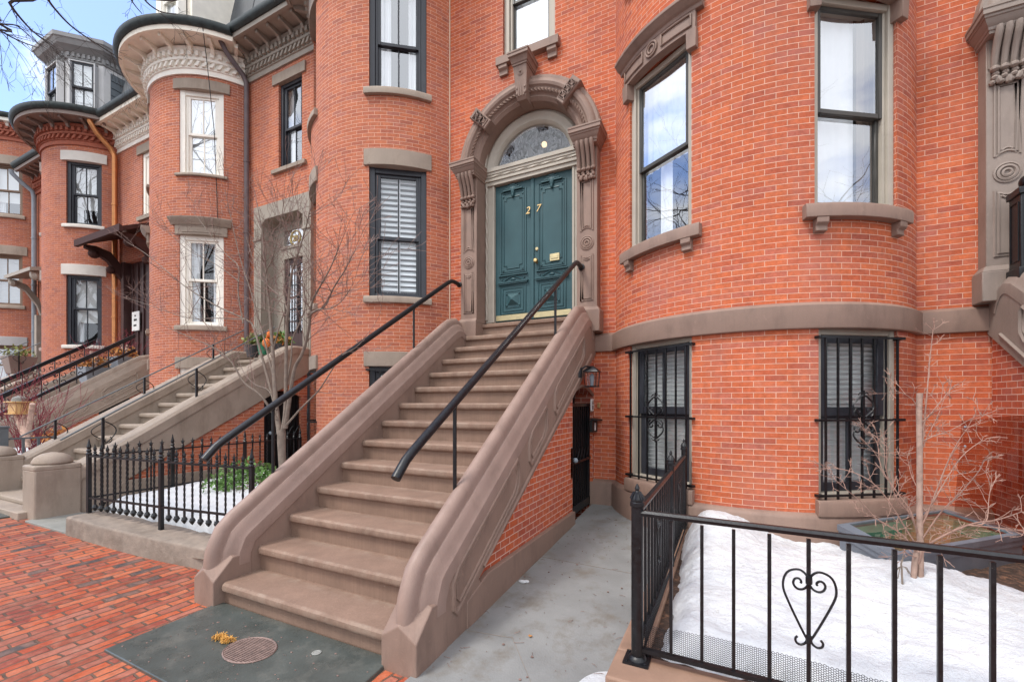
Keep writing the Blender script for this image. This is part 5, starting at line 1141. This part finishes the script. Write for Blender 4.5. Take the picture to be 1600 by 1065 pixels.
# ================================================================== lightwell cover
t=thing('skylight','blue-grey framed glass lightwell cover in the corner by the house','skylight',(1.5,4.9,.3))
q=[(.86,4.73,.535),(1.09,4.12,.485),(2.245,5.22,.505),(1.95,5.84,.545)]
cq=V((sum(p[0] for p in q)/4,sum(p[1] for p in q)/4,0))
def ring(k,dz): return [(cq.x+(x-cq.x)*k,cq.y+(y-cq.y)*k,z+dz) for x,y,z in q]
m=MB(); rg=[ring(.97,-.26),ring(.97,-.10),ring(.985,-.098),ring(.985,-.05),ring(1,-.048),ring(1,0),ring(.86,.006),ring(.86,-.02)]; m.loft(rg,True,False); part(m,'frame',M['bluegrey'],t,smooth=False)
m=MB(); m.add(ring(.865,-.004),[(0,1,2,3)]); part(m,'pane',M['skyglass'],t,smooth=False)
m=MB(); m.loft([ring(.84,-.03),ring(.84,-.7)],True,False); m.add(ring(.84,-.7),[(0,1,2,3)]); part(m,'well',plain('green_well',(.22,.36,.29),.8,.4,2.5,0),t,smooth=False)
m=MB(); m.loft([ring(.93,-.55),ring(.93,-.15)]); part(m,'base',M['curbR'],t,smooth=False)
t=thing('acrylic_panel','smoky clear acrylic sheet leaning in the corner beside the next stoop','panel',(2.1,5.5,.6))
m=MB(); m.loft([[(x,y,z) for x,y,z in ((1.93,5.60,.58),(2.245,5.0,.56),(2.245,5.0,1.52),(1.98,5.60,1.44))],[(x+.006,y+.004,z) for x,y,z in ((1.93,5.60,.58),(2.245,5.0,.56),(2.245,5.0,1.52),(1.98,5.60,1.44))]]); part(m,'sheet',M['acrylic'],t,smooth=False)
m=MB()
for z in (.7,.95,1.2,1.38): m.lathe([(.01,0),(.01,.006),(.003,.01)],(1.99,5.56,z),8,'y')
part(m,'screw',M['zinc'],t)
t=thing('newel_post','black square iron newel post with ball cap on the right-hand stoop','post',(2.40,5.5,2.75))
m=MB(); m.box(2.30,2.48,5.42,5.60,2.74,3.50); m.box(2.285,2.495,5.405,5.615,3.44,3.50); m.box(2.285,2.495,5.405,5.615,2.70,2.80); part(m,'shaft',M['bluegrey'] if False else M['iron'],t,bevel=.006); m=MB(); m.ball((2.39,5.51,3.57),.065,n=12,m=8); part(m,'ball_cap',M['iron'],t)
m=MB(); bead(m,[(2.298,5.45,2.86),(2.298,5.57,2.86),(2.298,5.57,3.38),(2.298,5.45,3.38)],.008,4); bead(m,[(2.33,5.418,2.86),(2.45,5.418,2.86),(2.45,5.418,3.38),(2.33,5.418,3.38)],.008,4); part(m,'panel',M['iron'],t)
# ================================================================== trees and plants
def smooth(pts,n=4):
    q=[V(p) for p in pts]; out=[]
    for i in range(len(q)-1):
        p0,p1,p2,p3=q[max(i-1,0)],q[i],q[i+1],q[min(i+2,len(q)-1)]
        for k in range(n):
            s=k/n; out.append(.5*((2*p1)+(p2-p0)*s+(2*p0-5*p1+4*p2-p3)*s*s+(3*p1-p0-3*p2+p3)*s**3))
    return out+[q[-1]]
def twig(mb,rng,p,d,L,r,depth,droop=.0,spread=.75,seg=5,kids=3,rmin=.0016,up=.15):
    pts=[V(p)]; rs=[r]; d=V(d).normalized(); st=L/seg
    for i in range(seg):
        d=(d+V((rng.gauss(0,.16),rng.gauss(0,.16),rng.gauss(0,.13)+up*.25-droop*.2))).normalized(); pts.append(pts[-1]+d*st); rs.append(max(rmin,r*(1-.8*(i+1)/seg)))
        if depth>0 and i>0 and rng.random()<kids/seg:
            e=(d+V((rng.gauss(0,spread),rng.gauss(0,spread),rng.gauss(0,spread*.8)+up))).normalized()
            twig(mb,rng,pts[-1],e,L*rng.uniform(.4,.7),max(rmin,rs[-1]*.7),depth-1,droop,spread,max(3,seg-1),kids,rmin,up)
    mb.tube(pts,rs,4 if r>.004 else 3,caps=False)
    if depth>0:
        for _ in range(2):
            e=(d+V((rng.gauss(0,.5),rng.gauss(0,.5),rng.gauss(0,.4)+up))).normalized(); twig(mb,rng,pts[-1],e,L*.45,max(rmin,rs[-1]),depth-1,droop,spread,3,kids,rmin,up)
def left_tree():
    Y0=3.75; base=at(444,740,Y0); root=(base.x+.01,Y0,.30)
    t=thing('bare_tree','bare multi-stemmed grey-barked tree standing in the snow before the black-windowed house','tree',root); rng=random.Random(11)
    def L(pts,r0,r1,dy0=0,dy1=0,dens=3,n=4,tl=(.25,.5)):
        k=len(pts); P=[at(u,v,Y0+dy0+(dy1-dy0)*i/(k-1)) for i,(u,v) in enumerate(pts)]
        S=smooth(P,n); return S,[r0+(r1-r0)*(i/(len(S)-1))**.8 for i in range(len(S))],dens,tl
    tr=MB(); S0=smooth([root,at(443,770,Y0),at(442,735,Y0),at(440,700,Y0),at(440,672,Y0)],4); tr.tube(S0,[.072,.066,.060,.056,.053,.051,.050,.049,.048,.048,.047,.047,.048,.050,.051,.050,.047][:len(S0)],12)
    limbs=[L([(437,678),(432,640),(429,600),(427,560),(424,520),(421,482),(417,440),(413,400),(409,360),(402,320)],.036,.006,0,.25,5),
     L([(442,672),(446,640),(447,580),(448,510),(451,478),(455,430),(466,395),(478,355),(484,330)],.030,.005,0,-.2,5),
     L([(446,668),(452,625),(460,577),(472,553),(481,522),(485,493),(488,470),(499,449),(516,419),(530,385)],.029,.005,0,-.35,5),
     L([(482,490),(507,478),(521,450),(537,425),(549,402)],.013,.004,-.25,-.5,3),
     L([(481,496),(495,484),(515,482),(532,472),(545,455)],.010,.003,-.22,-.6,3),
     L([(434,650),(424,612),(406,545),(396,511),(384,499),(339,478),(290,448),(258,421),(226,395),(198,378)],.021,.003,.05,.5,5),
     L([(384,499),(345,497),(296,497),(262,487),(225,474),(190,463)],.009,.003,.2,.6,4),
     L([(433,655),(420,635),(405,615),(382,598),(362,566),(338,545),(300,528),(262,512)],.020,.004,0,-.5,4),
     L([(428,590),(420,560),(413,530),(391,452),(380,420),(369,378),(361,340),(352,300)],.014,.003,.08,.4,4),
     L([(414,484),(414,431),(424,408),(432,380),(440,340),(444,305)],.011,.003,.1,0,4),
     L([(380,505),(372,455),(373,418),(356,400),(339,381),(318,352),(300,330)],.011,.003,.2,.5,4),
     L([(374,440),(345,418),(322,405),(296,392),(270,370),(255,345)],.007,.0025,.25,.6,4),
     L([(446,665),(455,655),(469,639),(486,622),(500,607),(519,577),(533,556),(556,543),(572,524)],.015,.003,0,-.45,2,tl=(.12,.25)),
     L([(448,600),(455,560),(457,530),(470,500),(478,470),(470,440),(462,412),(455,385)],.012,.003,0,.2,4),
     L([(427,545),(438,505),(446,480),(444,450),(452,420),(447,380),(450,350)],.010,.003,.1,.3,4),
     L([(452,500),(444,470),(425,452),(405,432),(395,405),(385,370)],.009,.003,.0,.3,4),
     L([(432,640),(420,610),(398,600),(380,580),(372,555)],.010,.003,0,.3,2)]
    part(tr,'trunk',M['bark'],t,ang=70)
    mb=MB(); tw=MB()
    for S,rs,dens,tl in limbs:
        mb.tube(S,rs,8)
        N=len(S)
        for k in range(int(dens*4.4)):
            i=int(N*(.32+.66*rng.random())); i=min(i,N-2); d=(S[i+1]-S[i]).normalized(); e=(d*.6+V((rng.gauss(0,.6),rng.gauss(0,.6),rng.gauss(.25,.5)))).normalized()
            twig(tw,rng,S[i],e,rng.uniform(*tl)*1.25,min(.0055,rs[i]*.65),1,0,.55,4,2.2,.0021)
        d=(S[-1]-S[-3]).normalized(); twig(tw,rng,S[-1],d,.42,rs[-1],2,0,.5,4,1.6,.0021)
    part(mb,'limb',M['bark'],t,ang=70); part(tw,'twigs',M['twig'],t,smooth=False)
left_tree()
def sapling():
    Y0=3.85; b=at(1438,912,Y0); t=thing('sapling','pale bare sapling with short spur twigs rising from the snow before the barred window','tree',(b.x,Y0,.36)); rng=random.Random(5)
    m=MB(); S=[at(1438,915,Y0),at(1438,860,Y0),at(1437,800,Y0),at(1437,700,Y0),at(1436,640,Y0),at(1437,614,Y0)]; m.tube(S,[.0185,.018,.0175,.0165,.0165,.0165],10)
    m.tube([at(1427,912,Y0-.02),at(1429,880,Y0-.02),at(1435,845,Y0)],[.0175,.017,.014],8); part(m,'trunk',M['palebark'],t,ang=70)
    BR=[([(1438,740),(1441,690),(1448,620),(1452,570),(1458,515)],0,.1,.011),([(1438,860),(1415,825),(1400,800),(1375,765),(1350,745),(1318,733),(1290,731)],0,-.25,.009),([(1437,850),(1424,800),(1404,772),(1377,730),(1370,690),(1352,672)],0,.2,.008),
     ([(1437,838),(1420,800),(1400,775),(1385,735),(1388,700),(1372,690)],0,-.3,.007),([(1438,870),(1410,835),(1370,810),(1345,783),(1328,769),(1300,745)],0,-.45,.008),([(1437,826),(1450,800),(1478,728),(1497,690),(1512,668)],0,-.1,.009),
     ([(1438,815),(1460,780),(1500,716),(1534,688)],0,.25,.009),([(1438,846),(1470,800),(1500,770),(1530,735),(1536,720)],0,-.3,.008),([(1436,880),(1451,850),(1512,820),(1557,812),(1596,799)],-.1,-.45,.012),([(1512,820),(1540,815),(1545,780),(1548,760)],-.3,-.2,.006),
     ([(1512,820),(1560,824),(1600,829)],-.3,-.6,.006),([(1438,690),(1462,680),(1487,671),(1519,653),(1535,648)],0,-.1,.006),([(1438,662),(1455,645),(1470,626),(1486,608)],0,.1,.006),([(1437,640),(1424,622),(1405,612),(1390,610)],0,-.1,.005),([(1437,720),(1445,690),(1465,650),(1478,615)],0,.3,.006),
     ([(1438,860),(1460,850),(1480,842),(1500,838)],0,-.3,.007),([(1438,800),(1455,790),(1470,765),(1482,762)],0,.2,.006),([(1438,872),(1415,862),(1402,830)],0,-.2,.007),([(1438,770),(1424,742),(1418,715)],0,.2,.005)]
    mb=MB(); tw=MB()
    for pts,d0,d1,r in BR:
        k=len(pts); P=smooth([at(u,v,Y0+d0+(d1-d0)*i/(k-1)) for i,(u,v) in enumerate(pts)],4); r*=.62; mb.tube(P,[r*(1-.7*i/(len(P)-1)) for i in range(len(P))],6)
        for i in range(3,len(P)-1):
            if rng.random()<.75:
                d=(P[i+1]-P[i]).normalized(); e=(d*.5+V((rng.gauss(0,.7),rng.gauss(0,.5),rng.gauss(.2,.7)))).normalized(); twig(tw,rng,P[i],e,rng.uniform(.05,.15),.0022,1,0,.8,3,2,.0016,.05)
        d=(P[-1]-P[-2]).normalized()
        for _ in range(4): twig(tw,rng,P[-1],(d+V((rng.gauss(0,.6),rng.gauss(0,.5),rng.gauss(.1,.5)))),.07,.002,1,0,.7,3,2,.0014,.05)
    part(mb,'branches',M['pinktwig'],t,ang=70); part(tw,'twigs',M['pinktwig'],t,smooth=False)
sapling()
Y0=3.75; t=thing('twig_sprig','small dark broken sprig poking out of the snow left of the sapling','twig',tuple(at(1410,912,Y0)))
m=MB(); m.tube([at(1410,913,Y0),at(1409,890,Y0),at(1408,880,Y0),at(1412,868,Y0)],[.006,.006,.005,.005],5)
for a,b in ((1400,893),(1420,895),(1403,903),(1424,899),(1398,898)): m.tube([at(1409,884,Y0),at((1409+a)/2,886,Y0),at(a,b,Y0)],.0025,4)
part(m,'stem',M['bark'],t)
def street_tree(x,y,h,label,seed,mains,mat,lean=None,group=None,tl=1.0,rt=.16,dens=1.0,depth=3):
    t=thing('street_tree',label,'tree',(x,y,0),group); rng=random.Random(seed); tr=MB(); top=V((x+.2,y+.1,h*.36)); tr.tube(smooth([(x,y,-.2),(x+.03,y,h*.18),tuple(top)],5),[rt*1.25,rt*1.1,rt*1.05,rt,rt,rt,rt*.98,rt*.95,rt*.92,rt*.9,rt*.9],10); part(tr,'trunk',mat,t,ang=70)
    mb=MB()
    def grow(p,d,L,r,dep):
        n=6; pts=[p]; rs=[r]; d=d.normalized()
        for i in range(n):
            d=(d+V((rng.gauss(0,.12),rng.gauss(0,.12),rng.gauss(.04,.09)))).normalized(); pts.append(pts[-1]+d*L/n); rs.append(max(.004,r*(1-.62*(i+1)/n)))
            if dep>0 and i>=1:
                for _ in range(1 if rng.random()<.85*dens else 0):
                    e=(d+V((rng.gauss(0,.6),rng.gauss(0,.6),rng.gauss(.05,.45)))).normalized(); grow(pts[-1],e,L*rng.uniform(.42,.66),rs[-1]*.6,dep-1)
        mb.tube(pts,rs,6 if r>.03 else (4 if r>.01 else 3),caps=False)
    for d,L in mains: grow(V(top),V(d),L,rt*.62,depth)
    part(mb,'branches',mat,t,smooth=False)
    return t
g_='bare street trees beyond the frame, seen only in the window glass'
mn=lambda s:[((cos(a),sin(a),.9+.5*sin(a*3+s)),5.5) for a in (s,s+1.3,s+2.5,s+3.8,s+5.0)]+[((.1,.0,1),6)]
street_tree(13.5,-1.6,12,'bare street tree far along the pavement to the right, reflected in the right bow window',3,mn(.4),M['darkbark'],group=g_)
street_tree(-3.8,-9.0,13,'bare street tree across the road from the brownstone stoop, reflected in the door fanlight',8,mn(1.1),M['darkbark'],group=g_)
street_tree(-13.5,-1.5,12.5,'bare street tree along the pavement to the left, reflected in the left bow window',14,mn(2.1),M['darkbark'],group=g_)
street_tree(-13,-9,12,'bare street tree across the road from the cream-windowed house, reflected in its panes',21,mn(.8),M['darkbark'],group=g_)
def overhead():
    x,y=-8.2,-1.9; t=thing('street_tree','dark bare street tree whose thin branches hang across the sky at upper left','tree',(x,y,0)); rng=random.Random(9)
    tr=MB(); tr.tube(smooth([(x,y,-.2),(x+.05,y,2),(x-.1,y+.1,4.2),(x-.3,y+.2,6.0)],4),[.17,.165,.16,.155,.15,.15,.14,.14,.13,.13,.12,.12,.11],10); part(tr,'trunk',M['darkbark'],t,ang=70)
    mb=MB(); A=V((x-.3,y+.2,6.0))
    def limb(uvY,r0,kids,tl,join):
        P=smooth([join]+[at(u,v,yy) for u,v,yy in uvY],6); N=len(P); mb.tube(P,[r0*(1-.82*i/(N-1))+.0025 for i in range(N)],5)
        for _ in range(kids):
            i=rng.randint(int(N*.35),N-3); d=(P[i+1]-P[i]).normalized(); e=(d+V((rng.gauss(0,.35),rng.gauss(0,.35),rng.gauss(-.1,.35)))).normalized(); twig(mb,rng,P[i],e,rng.uniform(.3,.9)*tl,.005,2,.3,.45,5,1.6,.0018,-.05)
    limb([(8,-30,2.2),(15,5,2.5),(40,38,2.8),(62,58,3.0),(80,70,3.1)],.024,13,1.0,A)
    limb([(60,-40,2.2),(75,0,2.6),(110,40,3.1),(150,68,3.6),(190,93,4.0)],.020,7,1.0,A)
    limb([(-40,20,2.0),(0,48,2.2),(30,64,2.4),(60,75,2.5)],.016,9,.8,A)
    limb([(-60,0,2.0),(-10,34,2.1),(25,40,2.3),(45,56,2.4)],.014,9,.8,A)
    limb([(190,-40,2.6),(205,0,3.1),(222,22,3.5)],.015,4,.7,A); limb([(215,-30,2.6),(226,0,3.0),(250,18,3.4),(275,22,3.7)],.014,4,.6,A)
    part(mb,'branches',M['darkbark'],t,smooth=False)
overhead()
def foliage(mb,rng,c,r,n,s,flat=.7):
    for _ in range(n):
        p=V((rng.gauss(0,.5),rng.gauss(0,.5),rng.gauss(0,.5)));  
        if p.length>1.1: p=p.normalized()*1.1
        p=V(c)+V((p.x*r[0],p.y*r[1],p.z*r[2])); a=V((rng.gauss(0,1),rng.gauss(0,1),rng.gauss(.2,flat))).normalized(); b=a.orthogonal().normalized(); b.rotate(Matrix.Rotation(rng.random()*6,3,a)); w=a.cross(b); k=s*rng.uniform(.6,1.2)
        mb.add([p-w*k*.1,p+b*k*.28+w*k*.4,p+w*k,p-b*k*.28+w*k*.4],[(0,1,2,3)])
rng=random.Random(21)
t=thing('green_shrub','low green leafy shrub poking through the snow behind the spear fence','shrub',(-5.75,3.5,.35))
m=MB()
for c,r in (((-5.62,3.35,.60),(.30,.25,.14)),((-5.95,3.75,.66),(.32,.25,.15)),((-5.45,3.8,.62),(.25,.2,.13))): foliage(m,rng,c,r,330,.065)
part(m,'foliage',M['leaf'],t,smooth=False)
m=MB()
for _ in range(26): 
    p=V((-5.7+rng.gauss(0,.2),3.6+rng.gauss(0,.15),.33)); m.tube([p,p+V((rng.gauss(0,.12),rng.gauss(0,.1),.28))],.004,4)
part(m,'stems',M['twig'],t,smooth=False)
t=thing('red_twig_shrub','red-twigged dogwood bush standing by the birch logs at the far stoop','shrub',(-10.5,3.0,.7)); m=MB()
for k in range(46):
    a=rng.random()*6.28; d=V((cos(a)*.5,sin(a)*.5,rng.uniform(.8,1.6))); twig(m,rng,(-10.75+rng.gauss(0,.10),3.05+rng.gauss(0,.09),.72),d,rng.uniform(.6,1.15),.007,1,0,.5,6,2,.003,.2)
part(m,'stems',M['redtwig'],t,smooth=False)
m=MB(); foliage(m,rng,(-11.5,3.7,.95),(.75,.25,.13),460,.11); tag(part(m,'leaf_heap',M['deadleaf'],None,smooth=False),'heap of orange-brown dead leaves under the red-twigged bush','leaf pile')
gl='birch logs stuck upright among the red twigs'
for i,(a,b,r,lb) in enumerate((((20,628,2.9),(43,694,2.95),.045,'leftmost birch log, leaning left under the red twigs'),((34,640,2.95),(44,698,2.95),.04,'birch log under the yellow wooden feeder, standing nearly upright'),((51,630,2.9),(41,695,2.95),.036,'rightmost birch log, leaning right beside the yellow feeder'))):
    m=MB(); m.tube([at(*a),at(*b)],r,10); tag(part(m,'birch_log',M['birch'],None,bevel=.01),lb,'log',gl)
t=thing('bird_feeder','yellow wooden bird feeder box on top of a birch log','bird feeder',tuple(at(31,640,2.95))); c=at(31,636,2.95)
m=MB(); m.box(c.x-.16,c.x+.16,c.y-.1,c.y+.1,c.z-.10,c.z+.08); part(m,'box',M['pine'],t,bevel=.008); m=MB(); m.box(c.x-.20,c.x+.20,c.y-.14,c.y+.14,c.z+.08,c.z+.10); m.box(c.x-.2,c.x+.2,c.y-.14,c.y+.14,c.z-.115,c.z-.10); part(m,'roof',M['pine'],t,bevel=.004); m=MB(); m.lathe([(.1,0),(.09,.06),(.02,.1)],(c.x,c.y,c.z+.1),10); part(m,'knob',M['greystone'],t)
def planter(label,c,r,h,potm,plants,square=False):
    t=thing('planter',label,'planter',c); m=MB()
    if square: m.loft([[(c[0]+a*k,c[1]+b*k,c[2]+z) for a,b in ((-1,-1),(1,-1),(1,1),(-1,1))] for k,z in ((r*.7,0),(r,h),(r*.9,h),(r*.85,h-.03))])
    else: m.lathe([(r*.7,0),(r,h*.92),(r*1.08,h*.93),(r*1.08,h),(r*.9,h),(r*.85,h-.04)],c,14)
    part(m,'pot',potm,t,bevel=.006)
    for kind,mt in plants:
        m=MB()
        if kind=='leaf': foliage(m,rng,(c[0],c[1],c[2]+h+.08),(r*1.1,r,r*.7),240,.09); part(m,'foliage',mt,t,smooth=False)
        if kind=='twig':
            for _ in range(16): twig(m,rng,(c[0]+rng.gauss(0,r*.4),c[1]+rng.gauss(0,r*.4),c[2]+h-.05),(rng.gauss(0,.35),rng.gauss(0,.35),1),rng.uniform(.3,.6),.006,1,0,.5,5,2,.003)
            part(m,'twigs',mt,t,smooth=False)
        if kind=='log': m.tube([(c[0]-.05,c[1],c[2]+h-.1),(c[0]-.12,c[1],c[2]+h+.38)],.035,8); m.tube([(c[0]+.1,c[1],c[2]+h-.1),(c[0]+.12,c[1],c[2]+h+.3)],.035,8); part(m,'log',mt,t)
    return t
pf=[('leaf',M['deadleaf']),('twig',M['redtwig']),('log',M['birch'])]
planter('pale grey planter of red twigs on the far stoop, lower of the two',(-13.0,4.72,2.0),.24,.42,M['pot'],pf,True)
planter('pale grey planter of red twigs on the far stoop, higher one nearest the brown door',(-12.98,5.28,2.28),.24,.42,M['pot'],pf,True)
planter('brown planter with pale green plant at the foot of the grey canopy',(-18.35,5.0,2.45),.3,.5,M['taupe2'],[('leaf',M['leaf2'])],True)
planter('black pot of mixed greenery at the left edge of the flat stone doorway',(-8.35,5.42,2.50),.13,.24,M['darkpot'],[('leaf',M['leaf2'])])
planter('black pot of trailing leaves on the tan stoop landing, right of the green pot',(-7.62,5.5,2.50),.15,.22,M['darkpot'],[('leaf',M['leaf']),('leaf',M['deadleaf'])])
planter('small green pot behind the bare tree stems on the tan stoop landing',(-7.85,5.30,2.52),.10,.19,M['greenpot'],[('leaf',M['leaf'])])
t=thing('gourd','orange gourd standing by the green pot on the tan stoop','gourd',(-7.68,5.30,2.60)); m=MB(); m.ball((-7.68,5.25,2.72),.075,.075,.09,10,7); m.ball((-7.68,5.30,2.90),.04,.04,.08,10,7); m.tube([(-7.68,5.25,2.80),(-7.66,5.25,2.86)],.012,5); part(m,'body',M['orange'],t)
# ================================================================== sky, sun, camera
SUN_EL,SUN_AZ=R_(58),R_(212)     # high soft sun behind the camera, to the left
W=bpy.data.worlds.new('World'); S.world=W; W.use_nodes=True; nt=W.node_tree; bg=nt.nodes['Background']
sky=nt.nodes.new('ShaderNodeTexSky'); sky.sky_type='NISHITA'; sky.sun_disc=False; sky.sun_elevation=SUN_EL; sky.sun_rotation=SUN_AZ; sky.air_density=1.0; sky.dust_density=.6; sky.ozone_density=1.6
tc=nt.nodes.new('ShaderNodeTexCoord'); mp=nt.nodes.new('ShaderNodeMapping'); mp.inputs['Scale'].default_value=(1,1,2.6); mp.inputs['Location'].default_value=(6.3,3.1,.9); nt.links.new(tc.outputs['Generated'],mp.inputs['Vector'])
nz=nt.nodes.new('ShaderNodeTexNoise'); nz.inputs['Scale'].default_value=2.6; nz.inputs['Detail'].default_value=8; nz.inputs['Roughness'].default_value=.55; nt.links.new(mp.outputs[0],nz.inputs['Vector'])
# more cloud toward the street side (behind the camera), clearer over the roofs to the left
sep=nt.nodes.new('ShaderNodeSeparateXYZ'); nt.links.new(tc.outputs['Generated'],sep.inputs[0])
def mth(op,a,b):
    x=nt.nodes.new('ShaderNodeMath'); x.operation=op
    for i,q in enumerate((a,b)):
        if isinstance(q,(int,float)): x.inputs[i].default_value=q
        else: nt.links.new(q,x.inputs[i])
    return x.outputs[0]
bias=mth('ADD',mth('MULTIPLY',sep.outputs[1],-.37),mth('MULTIPLY',sep.outputs[0],.07))
rp=nt.nodes.new('ShaderNodeValToRGB'); rp.color_ramp.elements[0].position=.44; rp.color_ramp.elements[1].position=.60; nt.links.new(mth('ADD',nz.outputs['Fac'],bias),rp.inputs[0])
mx=nt.nodes.new('ShaderNodeMix'); mx.data_type='RGBA'; nt.links.new(mth('ADD',mth('MULTIPLY',rp.outputs[0],.86),.10),mx.inputs[0]); 
tint=nt.nodes.new('ShaderNodeMix'); tint.data_type='RGBA'; tint.blend_type='MULTIPLY'; tint.inputs[0].default_value=1; nt.links.new(sky.outputs[0],tint.inputs[6]); tint.inputs[7].default_value=(.95,1.09,1.36,1); nt.links.new(tint.outputs[2],mx.inputs[6])
cl=nt.nodes.new('ShaderNodeMix'); cl.data_type='RGBA'; nt.links.new(mth('POWER',mth('MAXIMUM',sep.outputs[2],0.0),.8),cl.inputs[0]); cl.inputs[6].default_value=(5.2,5.45,5.9,1); cl.inputs[7].default_value=(9.6,9.7,9.9,1); nt.links.new(cl.outputs[2],mx.inputs[7])
nt.links.new(mx.outputs[2],bg.inputs[0]); bg.inputs[1].default_value=.15
sl=bpy.data.lights.new('Sun','SUN'); sl.energy=1.7; sl.angle=R_(14); sl.color=(1,.95,.88); so=bpy.data.objects.new('Sun',sl); COL.objects.link(so)
sd=V((sin(SUN_AZ)*cos(SUN_EL),cos(SUN_AZ)*cos(SUN_EL),sin(SUN_EL))); so.rotation_euler=sd.to_track_quat('Z','Y').to_euler(); so.location=(0,-20,20)
cam=bpy.data.cameras.new('Camera'); cam.sensor_width=36; cam.lens=36*683/1600; cam.shift_y=97.5/1600; cam.clip_end=1000; cam.clip_start=.05
co=bpy.data.objects.new('Camera',cam); COL.objects.link(co); co.location=(0,0,1.6); co.rotation_euler=(pi/2,0,TH); S.camera=co
S.view_settings.view_transform='Standard'; S.view_settings.look='None'; S.view_settings.exposure=.82; S.view_settings.gamma=1
S.cycles.max_bounces=8; S.cycles.transparent_max_bounces=16
